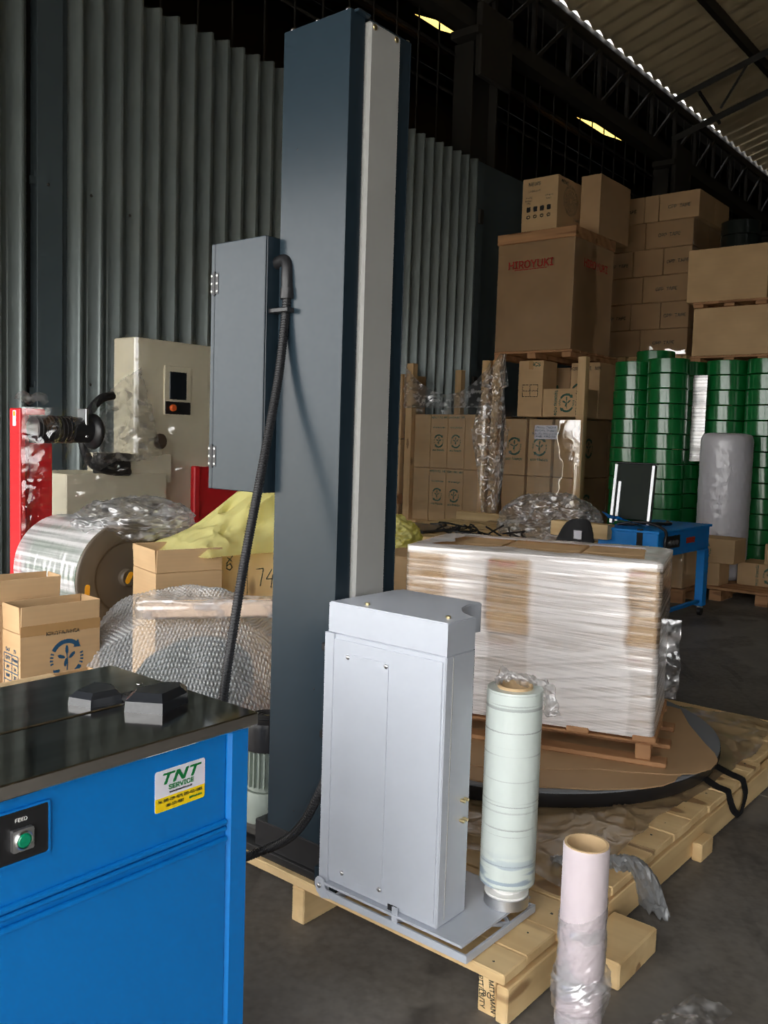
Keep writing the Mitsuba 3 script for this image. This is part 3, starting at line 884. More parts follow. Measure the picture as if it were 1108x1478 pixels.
# gear motor behind the mast
MO = TR(1.66, 1.76, 0)
mo = put(ms, 'motor', lathe([(0, 0.255), (0.052, 0.255), (0.052, 0.368), (0, 0.368)], 40, MO), 'motor_grey', 40, label='grey finned motor')
for k in range(26):
    a = 2 * math.pi * k / 26
    put(mo, 'fin', box(0.050, 0.064, -0.0022, 0.0022, 0.268, 0.366, 0.0008, MO @ RZ(math.degrees(a))), 'motor_grey')
put(mo, 'fan_cover', lathe([(0, 0.37), (0.066, 0.37), (0.068, 0.374), (0.068, 0.432), (0.064, 0.446), (0.052, 0.454), (0, 0.456)], 40, MO), 'black_plastic', 40, label='black fan cover')
for k in range(3):
    put(mo, 'vent_ring', lathe([(0.014 + k * 0.013, 0.4555), (0.019 + k * 0.013, 0.4555), (0.019 + k * 0.013, 0.458), (0.014 + k * 0.013, 0.458), (0.014 + k * 0.013, 0.4555)], 32, MO), 'black_matte')
put(mo, 'flange', lathe([(0, 0.170), (0.066, 0.170), (0.070, 0.176), (0.070, 0.225), (0.058, 0.252), (0, 0.252)], 40, MO), 'motor_grey', 40)
put(mo, 'gearbox', box(1.59, 1.73, 1.69, 1.83, DZ + 0.022, 0.172, 0.008), 'dark_steel')
put(mo, 'bolt', dome(1.625, 1.703, 0.395, 0.006, 'y'), 'chrome', True)
put(ms, 'base_frame', box(1.57, 1.76, 1.66, 1.86, DZ + 0.001, DZ + 0.022, 0.002), 'black_plastic')

# electric box
EX0, EX1, EY0, EY1, EZ0, EZ1 = 1.534, 1.70, 1.668, 1.874, 1.078, 1.718
eb = put(ms, 'electric_box', box(EX0 + 0.006, EX1, EY0, EY1, EZ0, EZ1, 0.002), 'navy_paint', label='navy electric box hung on the back of the column')
put(eb, 'door', box(EX0 - 0.001, EX0 + 0.006, EY0 - 0.0005, EY1 - 0.0155, EZ0 + 0.0005, EZ1 - 0.0005, 0.002), 'navy_paint')
put(eb, 'jamb', box(EX0 - 0.0005, EX0 + 0.006, EY1 - 0.0135, EY1 + 0.0005, EZ0 + 0.0005, EZ1 - 0.0005, 0.002), 'navy_paint')
for zc in (1.615, 1.165):
    hg = put(eb, 'hinge', cat(box(EX0 - 0.0025, EX0 - 0.0008, EY1 - 0.031, EY1 - 0.0175, zc - 0.027, zc + 0.027, 0.0005), box(EX0 - 0.0025, EX0 - 0.0005, EY1 - 0.0125, EY1 - 0.001, zc - 0.027, zc + 0.027, 0.0005), cyl(0.0034, zc - 0.031, zc + 0.031, 12, 0.0005, TR(EX0 - 0.002, EY1 - 0.015, 0))), 'black_plastic', 40, label='black hinge')
    for dy in (-0.026, -0.005):
        for dz in (-0.02, 0.0, 0.02):
            put(eb, 'screw', dome(EX0 - 0.003, EY1 + dy, zc + dz, 0.0034, 'x', 0.6), 'white_plastic', True)
for z in (1.15, 1.64):
    put(ms, 'bracket', box(1.60, 1.70, MY1 - 0.002, EY0 + 0.004, z - 0.03, z + 0.03, 0.002), 'navy_paint')
# conduit from the box down behind the table and round to the carriage
el = put(ms, 'conduit_elbow', tube(smooth_path([(1.575, 1.672, 1.655), (1.575, 1.645, 1.660), (1.572, 1.628, 1.650), (1.568, 1.624, 1.62), (1.567, 1.622, 1.587)], 24), 0.016, 18), 'black_plastic', 50, label='black conduit elbow')
put(el, 'collar', tube(np.array([[1.567, 1.622, 1.588], [1.566, 1.621, 1.562]]), 0.0185, 18), 'black_plastic', 40)
put(ms, 'conduit_clip', box(1.545, 1.585, 1.600, 1.668, 1.528, 1.540, 0.002), 'black_plastic')
path = smooth_path([(1.566, 1.621, 1.575), (1.560, 1.622, 1.50), (1.541, 1.618, 1.38), (1.512, 1.61, 1.272), (1.462, 1.592, 1.122), (1.405, 1.575, 0.944), (1.353, 1.552, 0.788), (1.315, 1.540, 0.628), (1.30, 1.535, 0.45), (1.32, 1.55, 0.30), (1.40, 1.585, 0.20), (1.47, 1.57, 0.195), (1.50, 1.51, 0.235), (1.512, 1.465, 0.29), (1.530, 1.437, 0.36), (1.556, 1.431, 0.41)], 2600)
seg = np.r_[0, np.cumsum(np.linalg.norm(np.diff(path, axis=0), axis=1))]
L = seg[-1]
nr = int(L / 0.0016)
s = np.linspace(0, L, nr)
pp = np.stack([np.interp(s, seg, path[:, k]) for k in range(3)], 1)
rad = np.where((np.arange(nr) % 4) < 2, 0.0118, 0.0100)
put(ms, 'conduit', tube(pp, 0.011, 12, radii=rad), 'black_plastic', 35, label='black corrugated conduit')

# film carriage
CX = 1.530
cg = put(ms, 'carriage', box(CX, 1.640, 1.074, 1.412, 0.1575, 0.764, 0.003), 'grey_paint', label='light grey film carriage housing')
# the lid is scooped out for the roll; behind the front post only a dark roller plate
put(cg, 'roller_plate', box(1.6425, 1.652, 1.082, 1.41, 0.158, 0.764, 0.002), 'black_matte', label='black roller plate')
for y in (1.16, 1.26):
    put(cg, 'roller', cyl(0.022, 0.17, 0.755, 24, 0.003, TR(1.685, y, 0)), 'black_plastic', 40)
capo = [(CX - 0.003, 1.071), (1.6325, 1.071)] + [(1.76 - 0.136 * math.cos(a), 1.03 + 0.136 * math.sin(a)) for a in np.radians(np.linspace(20, 103, 18))] + [(1.7945, 1.163), (1.797, 1.405), (1.765, 1.415), (CX - 0.003, 1.415)]
cpo = Polygon(capo)
m0 = extr(cpo, 0.0695, 0.766)
m1 = extr(cpo.buffer(-0.0025, join_style=2), 0.0715, 0.7665)
put(cg, 'cap', cat(m0, m1), 'grey_paint', label='grey lid')
put(cg, 'front_flange', box(CX - 0.0025, CX + 0.002, 1.082, 1.418, 0.168, 0.752, 0.001), 'grey_paint')
put(cg, 'edge_strip', box(CX - 0.0045, CX + 0.004, 1.396, 1.426, 0.125, 0.764, 0.0015), 'grey_paint')
cv = put(cg, 'inspection_cover', cat(box(CX - 0.0040, CX - 0.0022, 1.229, 1.3575, 0.185, 0.722, 0.0006)), 'grey_paint', label='thin inspection cover')
for y, z in ((1.351, 0.714), (1.236, 0.714), (1.351, 0.193), (1.236, 0.193)):
    put(cv, 'screw', dome(CX - 0.0042, y, z, 0.0058, 'x', 0.6), 'chrome', True)
put(cg, 'notch', box(CX - 0.0036, CX + 0.02, 1.185, 1.210, 0.150, 0.170, 0.0005), 'black_matte', label='dark notch')
for x, y in ((1.560, 1.325), (1.575, 1.105)):
    bt = put(cg, 'bolt', cyl(0.0058, 0.836, 0.843, 6, 0.0005, TR(x, y, 0)), 'brass', label='hexagon bolt')
    put(bt, 'washer', cyl(0.0095, 0.8355, 0.8368, 20, 0.0003, TR(x, y, 0)), 'chrome')
put(cg, 'side_seam', box(1.5555, 1.5575, 1.0728, 1.0742, 0.17, 0.762, 0.0003), 'silver_paint')
for z in (0.428, 0.382):
    for x in (1.605, 1.618):
        put(cg, 'pin', cyl(0.0042, 0, 0.012, 8, 0.001, on_negy(x, 1.074, z)), 'brass', 30)
for z in (0.715, 0.500):
    put(cg, 'connector', box(CX - 0.002, CX + 0.02, 1.424, 1.440, z, z + 0.020, 0.003), 'black_plastic')
put(ms, 'plate', box(1.517, 1.803, 0.998, 1.40, 0.150, 0.1565, 0.001), 'grey_paint', label='grey base plate under the carriage')
# safety frame under the plate: flat bars set on edge, with cross bars
fr = put(ms, 'safety_frame', cat(box(1.517, 1.524, 0.985, 1.415, DZ + 0.003, DZ + 0.021, 0.001), box(1.517, 1.806, 0.985, 0.992, DZ + 0.003, DZ + 0.021, 0.001), box(1.799, 1.806, 0.985, 1.39, DZ + 0.003, DZ + 0.021, 0.001), box(1.517, 1.806, 1.36, 1.367, DZ + 0.003, DZ + 0.021, 0.001)), 'grey_paint', label='grey flat bar frame')
put(fr, 'cross_bar', tube(np.array([[1.524, 1.22, 0.131], [1.70, 0.992, 0.131]]), 0.006, 4), 'grey_paint')
put(fr, 'cross_bar', tube(np.array([[1.70, 0.992, 0.133], [1.79, 1.10, 0.133]]), 0.006, 4), 'grey_paint')
put(fr, 'end_bracket', at(extr(affinity.scale(Point(0, 0).buffer(0.016), 1, 1.2).union(Polygon([(-0.016, 0), (0.016, 0), (0.034, -0.026), (0.006, -0.032), (-0.010, -0.020)])), 0.004), on_negx(1.520, 1.413, 0.148)), 'grey_paint')
put(fr, 'bolt', dome(1.5145, 1.413, 0.146, 0.0065, 'x', 0.7), 'chrome', True)
put(fr, 'hanger', box(1.5185, 1.5235, 1.176, 1.192, 0.132, 0.172, 0.001), 'grey_paint')

# film roll on its spindle
fr2 = thing('film_roll', 'tall milky stretch film roll standing on the carriage plate', 'film roll')
RM = TR(1.741, 1.028, 0)
put(fr2, 'film', lathe([(0.040, 0.212), (0.0625, 0.212), (0.0640, 0.2135), (0.0640, 0.220), (0.0640, 0.655), (0.0640, 0.6655), (0.0630, 0.667), (0.040, 0.667)], 64, RM), 'roll_film_white', 40)
put(fr2, 'core', lathe([(0.036, 0.200), (0.0405, 0.200), (0.0405, 0.6735), (0.036, 0.6735), (0.036, 0.200)], 48, RM), 'kraft_tube', 40, label='brown cardboard core')
tail = [(1.715, 1.060, 0.672), (1.735, 1.050, 0.695), (1.760, 1.015, 0.682), (1.795, 0.985, 0.672), (1.812, 0.975, 0.640), (1.815, 0.972, 0.600)]
p = smooth_path(tail, 50)
m = tube(p, 0.02, 26, radii=0.012 + 0.012 * meshkit.noise(np.c_[np.arange(50) * 0.35, np.zeros(50), np.zeros(50)], 4), flat=0.5)
m = m.subdivide()
m.vertices += (meshkit.fbm(m.vertices * 75, 3, 5)[:, None] - 0.5) * 0.022
put(fr2, 'film_tail', m, 'crumpled_film', True, label='loose crumpled film end')
sp = thing('roll_spindle', 'white and steel spindle base under the milky film roll', 'spindle')
put(sp, 'ring', lathe([(0, 0.157), (0.0515, 0.157), (0.0525, 0.158), (0.0525, 0.1815), (0.0515, 0.1825), (0, 0.1825)], 56, RM), 'galvanised', 40)
put(sp, 'flange', lathe([(0, 0.1825), (0.050, 0.1828), (0.052, 0.186), (0.050, 0.1885), (0.034, 0.190), (0.034, 0.197), (0.042, 0.199), (0.042, 0.2025), (0, 0.2028)], 56, RM), 'white_plastic', 40)

# lilac tube in front
lt = thing('film_tube', 'standing lilac film tube with open cardboard core at lower right foreground', 'film roll')
LT = TR(1.50, 0.717, 0)
HT = 0.478
put(lt, 'film', lathe([(0.040, 0.0), (0.0425, 0.001), (0.0430, 0.004), (0.0430, HT - 0.002), (0.0420, HT), (0.040, HT)], 64, LT), 'lilac_film', 40)
put(lt, 'core', lathe([(0.0365, 0.0), (0.0412, 0.0), (0.0412, HT + 0.002), (0.0365, HT + 0.002), (0.0365, 0.0)], 64, LT), 'kraft_tube', 40, label='brown cardboard core')


def film_band(z0, z1, amp, seed, tilt=0.0, thick=0.0):
    a = np.linspace(0, 2 * np.pi, 121)
    zz = np.linspace(0, 1, 40)
    P = np.zeros((40, 121, 3))
    for j, t in enumerate(zz):
        z = z0 + (z1 - z0) * t + tilt * np.cos(a + 0.6)
        q = np.c_[np.cos(a) * 1.5, np.sin(a) * 1.5, np.full(121, 0) + (z0 + (z1 - z0) * t) * 55 + np.sin(a) * 1.0]
        r = 0.0436 + thick * math.sin(math.pi * t) + amp * np.clip(meshkit.fbm(q, 3, seed) * 1.8 - 0.5, 0, 2)
        P[j] = np.c_[1.50 + r * np.cos(a), 0.717 + r * np.sin(a), z]
    return grid_mesh(P)


put(lt, 'clear_wrap', film_band(0.20, 0.355, 0.004, 3, 0.018), 'crumpled_film', True, label='clear film wound round the tube')
put(lt, 'clear_wrap', film_band(0.02, 0.17, 0.004, 5, 0.01), 'crumpled_film', True)
put(lt, 'clear_wrap', film_band(0.165, 0.235, 0.012, 9, 0.006, 0.008), 'crumpled_film', True)
tr = thing('film_scrap', 'scrap of clear crumpled film on the floor at the bottom edge', 'plastic film')
xs, ys = np.meshgrid(np.linspace(1.74, 1.91, 50), np.linspace(0.57, 0.66, 30), indexing='ij')
P = np.stack([xs, ys + 0.3 * (1.82 - xs) * 0.6, 0.003 + 0.03 * meshkit.fbm(np.stack([xs * 25, ys * 25, xs * 0], -1), 3, 3)], -1)
put(tr, None, grid_mesh(P), 'crumpled_film', True)

# ------------------------------------------------------------------ cartons and goods behind the table, left


def open_carton(M, sx, sy, h, flap, m='cardboard', lean=(4, 4, 4, 4), thick=0.004, flaps=(1, 1, 1, 1), label='open brown carton', name='carton'):
    """local: x 0..sx (front face at y=0 looks to -y), y 0..sy"""
    t = thing(name, label, 'carton')
    put(t, 'front_wall', box(0, sx, 0, thick, 0, h, 0.001, M), m)
    put(t, 'back_wall', box(0, sx, sy - thick, sy, 0, h, 0.001, M), m)
    put(t, 'side_wall', box(0, thick, thick, sy - thick, 0, h, 0.001, M), m)
    put(t, 'side_wall', box(sx - thick, sx, thick, sy - thick, 0, h, 0.001, M), m)
    put(t, 'bottom', box(thick, sx - thick, thick, sy - thick, 0, thick, 0.001, M), m)
    R = trimesh.transformations.rotation_matrix
    if flaps[0]:
        f = box(0.002, sx - 0.002, 0, thick, 0, flap, 0.001)
        put(t, 'flap', at(f, M @ TR(0, 0, h + 0.0015) @ R(math.radians(lean[0]), (1, 0, 0))), m)
    if flaps[1]:
        f = box(0.002, sx - 0.002, -thick, 0, 0, flap, 0.001)
        put(t, 'flap', at(f, M @ TR(0, sy, h + 0.0015) @ R(math.radians(-lean[1]), (1, 0, 0))), m)
    if flaps[2]:
        f = box(0, thick, 0.004, sy - 0.004, 0, flap, 0.001)
        put(t, 'flap', at(f, M @ TR(0, 0, h + 0.0015) @ R(math.radians(-lean[2]), (0, 1, 0))), m)
    if flaps[3]:
        f = box(-thick, 0, 0.004, sy - 0.004, 0, flap, 0.001)
        put(t, 'flap', at(f, M @ TR(sx, 0, h + 0.0015) @ R(math.radians(lean[3]), (0, 1, 0))), m)
    return t


# pallets under these goods
for lab, x0, x1, y0, y1, nb in (('low dark wooden pallet under the eco friends carton at left', 0.98, 1.50, 2.24, 2.66, 4), ('low dark wooden pallet under the plywood crate and the tall open carton', 1.86, 2.86, 2.49, 2.985, 7)):
    lp = thing('goods_pallet', lab, 'pallet')
    w = (x1 - x0) / nb
    for k in range(nb):
        put(lp, 'deck_board', box(x0 + k * w + 0.006, x0 + (k + 1) * w - 0.006, y0, y1, 0.10, 0.122, 0.003), 'redwood')
    for y in (y0 + 0.01, y1 - 0.08):
        put(lp, 'runner', box(x0, x1, y, y + 0.07, 0.0, 0.099, 0.003), 'redwood')

# eco carton with standing flaps
EM = RZ(-4.2, 1.231, 2.295)
EH = 0.655
t = open_carton(EM @ TR(0, 0, 0.1225), 0.238, 0.115, EH - 0.123, 0.075, lean=(1, 1, 2, 2), label='open eco friends carton with upright flaps left of the bubble wrap')
EF = EM @ np.array([[1, 0, 0, 0.119], [0, 0, -1, -0.0006], [0, 1, 0, 0], [0, 0, 0, 1.0]])
put(t, 'logo', at(extr(eco_logo(0.112), 0.0006), EF @ TR(0.016, 0.570, 0)), 'eco_navy', label='dark blue recycling emblem')
put(t, 'lettering', at(txt('eco friends', 0.013), EF @ TR(0.012, 0.497, 0)), 'eco_navy')
put(t, 'lettering', at(txt('KPUTFAJVHSA', 0.010, True), EF @ TR(0.005, 0.648, 0)), 'black_ink')
put(t, 'tape', box(0.0, 0.238, -0.0012, 0.0, EH - 0.008, EH + 0.022, 0.0003, EM), 'tape_tan')
ES = EM @ on_negx(-0.0006, 0.115 / 2, 0.56)
tab = union_all([LineString([(-0.045, y), (0.045, y)]).buffer(0.0011) for y in (-0.07, -0.045, -0.02, 0.005, 0.03)] + [LineString([(x, -0.07), (x, 0.03)]).buffer(0.0011) for x in (-0.045, 0.045, 0.005)])
put(t, 'print', at(extr(tab, 0.0006), ES), 'eco_navy')
put(t, 'print', cat(*[at(txt(sx, 0.010), ES @ TR(dx, y, 0)) for sx, dx, y in (('547', -0.02, 0.042), ('77', 0.025, 0.042), ('QTY', -0.02, 0.018), ('9mm', 0.025, 0.018), ('PP', -0.02, -0.008), ('24', 0.025, -0.008), ('NW', -0.02, -0.032), ('10', 0.025, -0.032), ('GW', -0.02, -0.058), ('6m', 0.025, -0.058))]), 'eco_navy')
# second carton behind it at the frame's edge
t = open_carton(RZ(-8, 1.10, 2.47, 0.121), 0.33, 0.10, 0.59, 0.075, lean=(8, 2, 2, 3), label='open plain carton behind the eco friends carton at left edge')
# low open tray and roll at the table's back edge
t = open_carton(RZ(0, 1.03, 1.80, 0.0), 0.15, 0.08, 0.655, 0.02, lean=(0, 0, 0, 0), flaps=(0, 0, 0, 0), label='low open carton at the back edge of the blue table')
kr = thing('kraft_roll', 'roll of brown kraft paper behind the blue table at left edge', 'paper roll')
put(kr, None, tube(np.array([[0.55, 1.74, 0.655], [1.005, 1.74, 0.655]]), 0.042, 32), 'kraft_tube', 50)
ks = thing('trestle', 'wooden trestle holding the kraft paper roll behind the table', 'trestle')
for x in (0.60, 0.95):
    put(ks, 'post', box(x - 0.03, x + 0.03, 1.70, 1.78, 0.0, 0.613, 0.003), 'pine_z')
put(ks, 'rail', box(0.60, 0.95, 1.72, 1.76, 0.25, 0.30, 0.003), 'pine_x')

# carton in the middle, its near corner cut
MM = RZ(-15.0, 1.943, 2.66, 0.1225)
t = open_carton(MM, 0.262, 0.235, 0.59, 0.085, lean=(2, 4, 3, 2), label='tall open brown carton between the brown reel and the wooden crate')

# plywood crate with hand written numbers
cr = thing('wooden_crate', 'pale plywood crate with handwritten number under the yellow bag', 'crate')
CMt = RZ(-38, 2.33, 2.77, 0.123)
for k in range(4):
    put(cr, 'board', box(k * 0.115, (k + 1) * 0.115 - 0.0025, 0, 0.012, 0, 0.628, 0.0015, CMt), 'plywood')
put(cr, 'side', box(0, 0.012, 0.013, 0.25, 0, 0.626, 0.0015, CMt), 'plywood')
put(cr, 'side', box(0.446, 0.458, 0.013, 0.25, 0, 0.626, 0.0015, CMt), 'plywood')
put(cr, 'lid', box(-0.002, 0.46, 0, 0.252, 0.629, 0.640, 0.0015, CMt), 'plywood')
CF = CMt @ np.array([[1, 0, 0, 0], [0, 0, -1, -0.0003], [0, 1, 0, 0], [0, 0, 0, 1.0]])
put(cr, 'handwriting', curve_text_strokes([[(0.0, 0.07), (0.028, 0.072), (0.016, 0.0)], [(0.062, 0.068), (0.040, 0.028), (0.074, 0.030)], [(0.066, 0.046), (0.060, -0.008)]], 0.0018, CF @ TR(0.15, 0.49, 0)), 'black_ink')
put(cr, 'handwriting', curve_text_strokes([[(0.022, 0.058), (0.0, 0.028), (0.0, 0.006), (0.012, 0.0), (0.022, 0.012), (0.014, 0.026), (0.0, 0.018)], [(0.004, 0.05), (0.02, 0.036)]], 0.0018, CF @ TR(0.03, 0.555, 0)), 'black_ink')
# yellow bag
yb = thing('yellow_plastic_bag', 'crumpled translucent yellow plastic bag lying on the plywood crate', 'bag')
U, Vv = np.meshgrid(np.linspace(0, 1, 170), np.linspace(0, 1, 120), indexing='ij')
prof = np.interp(U, [0, 0.06, 0.25, 0.45, 0.62, 0.8, 0.93, 1.0], [0.0, 0.05, 0.11, 0.20, 0.265, 0.24, 0.12, 0.0])
wrp = meshkit.fbm(np.stack([U * 3, Vv * 3, U * 0], -1), 3, 21)
cr1 = np.abs(2 * meshkit.fbm(np.stack([U * 3.2 + wrp, Vv * 4.0 - wrp, U * 0 + 2], -1), 2, 5) - 1)
cr2 = np.abs(2 * meshkit.fbm(np.stack([U * 8 + 2 * wrp, Vv * 8, U * 0 + 7], -1), 2, 9) - 1)
env_ = np.clip(1 - (2 * Vv - 1) ** 2, 0, 1) ** 0.55
zb = 0.766 + prof * env_ * (1.12 - 0.55 * cr1) - 0.02 * cr2 * env_
P = np.stack([2.11 + 0.64 * U + 0.05 * (wrp - 0.5), 2.53 + 0.40 * Vv + 0.22 * (0.6 - U) * 0.5 + 0.05 * (cr1 - 0.5), np.maximum(zb, 0.7665)], -1)
put(yb, None, grid_mesh(P), 'yellow_bag_film', True)
# bubble wrap heap
def bubble_heap():
    n1, n2 = 330, 330
    u, v = np.meshgrid(np.linspace(-1, 1, n1), np.linspace(-1, 1, n2), indexing='ij')
    # from the near lower edge (v=-1), up the front, over the top to the back
    c0 = np.array([1.705, 2.155])
    ax, ay = np.array([0.82, -0.57]), np.array([0.57, 0.82])
    vv = (v + 1) / 2
    front = np.clip(vv / 0.5, 0, 1)
    over = np.clip((vv - 0.5) / 0.5, 0, 1)
    q3 = np.stack([u * 1.7, vv * 3.0, u * 0], -1)
    n = meshkit.fbm(q3 + 5, 3, 11)
    width = 0.30 + 0.05 * (n - 0.5)
    along = u * width
    depth = -0.10 + 0.10 * front + 0.26 * over + 0.05 * (n - 0.5) + 0.08 * (u ** 2) * (1 - over) - 0.13 * np.clip(-u, 0, 1) ** 2
    z = 0.30 + 0.345 * front ** 0.8 + 0.075 * np.sin(over * np.pi / 2) * (1 - 0.55 * u ** 2) - 0.10 * np.abs(u) ** 3 + 0.05 * (meshkit.fbm(q3 * 1.6, 3, 2) - 0.5)
    z -= 0.06 * (1 - front) * u
    P = np.zeros((n1, n2, 3))
    P[..., :2] = c0 + along[..., None] * ax + depth[..., None] * ay
    P[..., 2] = z
    # bubbles
    s, tt = u * 26, vv * 40
    row = np.floor(tt)
    fx = (s + 0.5 * (row % 2)) % 1 - 0.5
    fy = tt % 1 - 0.5
    d = np.sqrt(fx ** 2 + fy ** 2)
    h = np.sqrt(np.clip(0.20 - d ** 2, 0, 1)) * 0.011
    gu, gv = np.gradient(P, axis=0), np.gradient(P, axis=1)
    nn = np.cross(gu, gv)
    nn /= np.linalg.norm(nn, axis=-1, keepdims=True) + 1e-12
    nn *= np.sign((nn * np.array([-0.7, -0.5, 0.6])).sum(-1, keepdims=True))
    return grid_mesh(P + nn * h[..., None])


bw = thing('bubble_wrap', 'heap of clear bubble wrap over goods between the blue table and navy column', 'bubble wrap')
put(bw, None, bubble_heap(), 'bubble_film', True)
bc = thing('bubble_wrapped_item', 'dark green part lying inside the bubble wrap heap', 'machine part')
put(bc, None, blob((1.79, 2.24, 0.42), (0.22, 0.07, 0.13), 0.02, 2.0, 3, 4, M=None), 'dark_teal', True)
bd = thing('foam_board', 'pale pink foam strip wrapped in film lying on the bubble wrap heap', 'foam board')
BM = RZ(-37, 1.565, 2.20, 0.672)
put(bd, 'strip', box(0, 0.385, 0, 0.055, 0, 0.044, 0.004, BM), 'foam_pink')
put(bd, 'film', film_shell(-0.022, 0.41, -0.006, 0.06, -0.003, 0.047, 0.004, 0.008, 12, BM, 0.015, 40, 3, 0.012), 'crumpled_film', True)
bx = thing('carton', 'brown carton under the bubble wrap heap on the dark pallet', 'carton')
put(bx, None, box(-0.26, 0.26, 0.02, 0.20, 0, 0.13, 0.004, RZ(-35, 1.76, 2.20, 0.121)), 'cardboard_dark')

# brown dispenser reel, its coil wrapped in film
rl = thing('strap_reel', 'brown plastic reel disc holding a film wrapped strap coil', 'reel')
RL = TR(2.05, 3.0, 0.649) @ AX_NY
put(rl, 'disc', lathe([(0, 0.0), (0.135, 0.0), (0.140, 0.006), (0.150, 0.012), (0.212, 0.012), (0.220, 0.006), (0.222, -0.004), (0.214, -0.010), (0.14, -0.010), (0, -0.012)], 72, RL), 'brown_plastic', 40)
put(rl, 'hub', lathe([(0, 0.0), (0.036, 0.0), (0.036, 0.018), (0.030, 0.024), (0.018, 0.020), (0, 0.020)], 40, RL), 'brown_plastic', 40)
for (x, y, a) in ((-0.180, -0.035, 85), (0.0, 0.0, 60)):
    cap = LineString([(-0.016, 0), (0.016, 0)]).buffer(0.010)
    put(rl, 'slot', at(extr(affinity.rotate(cap, a, origin=(0, 0)), 0.004), RL @ TR(x, y, 0.0105 if x else 0.019)), 'amber_plastic', label='amber slot')
put(rl, 'strap_coil', lathe([(0.10, -0.012), (0.198, -0.012), (0.200, -0.02), (0.200, -0.40), (0.198, -0.41), (0.10, -0.41), (0.10, -0.012)], 64, RL), 'strap_green', 40, label='green strap coil')
put(rl, 'disc', lathe([(0, -0.412), (0.205, -0.412), (0.208, -0.418), (0.205, -0.426), (0, -0.426)], 64, RL), 'brown_plastic', 40)
a = np.linspace(0, 2 * np.pi, 141)
P = np.zeros((70, 141, 3))
for j, t in enumerate(np.linspace(0, 1, 70)):
    q = np.c_[np.cos(a) * 1.2, np.sin(a) * 1.2, np.full(141, t * 26)]
    r = 0.214 + 0.010 * (meshkit.fbm(q, 3, 7) - 0.3) - 0.0 * t
    P[j] = np.c_[2.05 + r * np.cos(a), np.full(141, 3.0 + 0.016 + 0.46 * t), 0.649 + r * np.sin(a)]
put(rl, 'film_wrap', grid_mesh(P), 'wrap_heavy', True, label='shiny stretch film wound round the coil')
put(rl, 'stand', cat(box(1.93, 1.97, 3.03, 3.40, 0.0, 0.48, 0.004), box(2.13, 2.17, 3.03, 3.40, 0.0, 0.48, 0.004), box(1.86, 2.24, 3.03, 3.40, 0.0, 0.05, 0.004)), 'dark_steel')
# dark hood above the reel
hd = put(rl, 'bag', blob((2.16, 3.10, 0.865), (0.20, 0.16, 0.035), 0.05, 2.3, 9, 5, M=None), 'crumpled_film', True)

# red strapping machine frame with roller
rm = thing('red_machine', 'red machine column with black roller wrapped in clear film at left', 'packing machine')
put(rm, 'column', box(1.990, 2.30, 3.80, 3.90, 0.0, 1.316, 0.004), 'red_paint')
scene.pop(rm + '__column')
put(rm, 'front_post', box(2.037, 2.067, 3.80, 3.892, 0.0, 1.315, 0.004), 'red_paint')
put(rm, 'rear_post', box(2.067, 2.10, 3.83, 3.892, 0.0, 1.30, 0.004), 'red_paint')
put(rm, 'web_plate', box(2.10, 2.225, 3.85, 3.875, 0.0, 1.16, 0.004), 'red_paint')
put(rm, 'top_arm', box(2.068, 2.16, 3.80, 3.828, 1.285, 1.315, 0.004), 'red_paint')
put(rm, 'roller', tube(np.array([[2.085, 3.77, 1.225], [2.36, 3.77, 1.225]]), 0.060, 28), 'black_plastic', 40, label='black roller')
for k in range(9):
    x = 2.10 + k * 0.020
    put(rm, 'roller_rib', lathe([(0.058, 0), (0.063, 0.002), (0.063, 0.009), (0.058, 0.011)], 28, frame((x, 3.77, 1.225), (0, 1, 0), UP)), 'black_plastic', 40)
put(rm, 'end_plate', box(2.315, 2.330, 3.715, 3.79, 1.19, 1.325, 0.003), 'galvanised', label='steel end plate')
put(rm, 'knob', blob((2.385, 3.77, 1.22), (0.035, 0.085, 0.085), 0.0, 1.0, 1, 4), 'black_plastic', True)
put(rm, 'sticker', box(2.0355, 2.0368, 3.83, 3.86, 1.235, 1.305, 0.0002), 'white_paper')
put(rm, 'sticker', box(2.0345, 2.0354, 3.837, 3.853, 1.28, 1.30, 0.0002), 'amber_plastic')
P = np.zeros((60, 44, 3))
for j, t in enumerate(np.linspace(0, 1, 60)):
    for i, s_ in enumerate(np.linspace(0, 1, 44)):
        x = 2.03 + (0.32 - 0.12 * math.sin(t * math.pi)) * s_
        P[j, i] = (x, 3.79 - 0.10 * math.sin(s_ * math.pi) * (0.3 + 0.7 * t ** 4) - 0.03 * s_, 0.60 + 0.72 * t)
P[..., 1] -= 0.025 * (1 - np.abs(2 * meshkit.fbm(P * np.array([9, 9, 9]), 4, 4) - 1))
put(rm, 'film_wrap', grid_mesh(P), 'clear_film', True, label='clear film')
P2 = np.array([[[2.05 + 0.14 * s_, 3.82 + 0.05 * t, 1.318 + 0.045 * math.sin(t * 3.1)] for t in np.linspace(0, 1, 20)] for s_ in np.linspace(0, 1, 40)])
P2[..., 2] += 0.05 * meshkit.fbm(P2 * 25, 3, 6)
put(rm, 'film_top', grid_mesh(P2), 'crumpled_film', True)

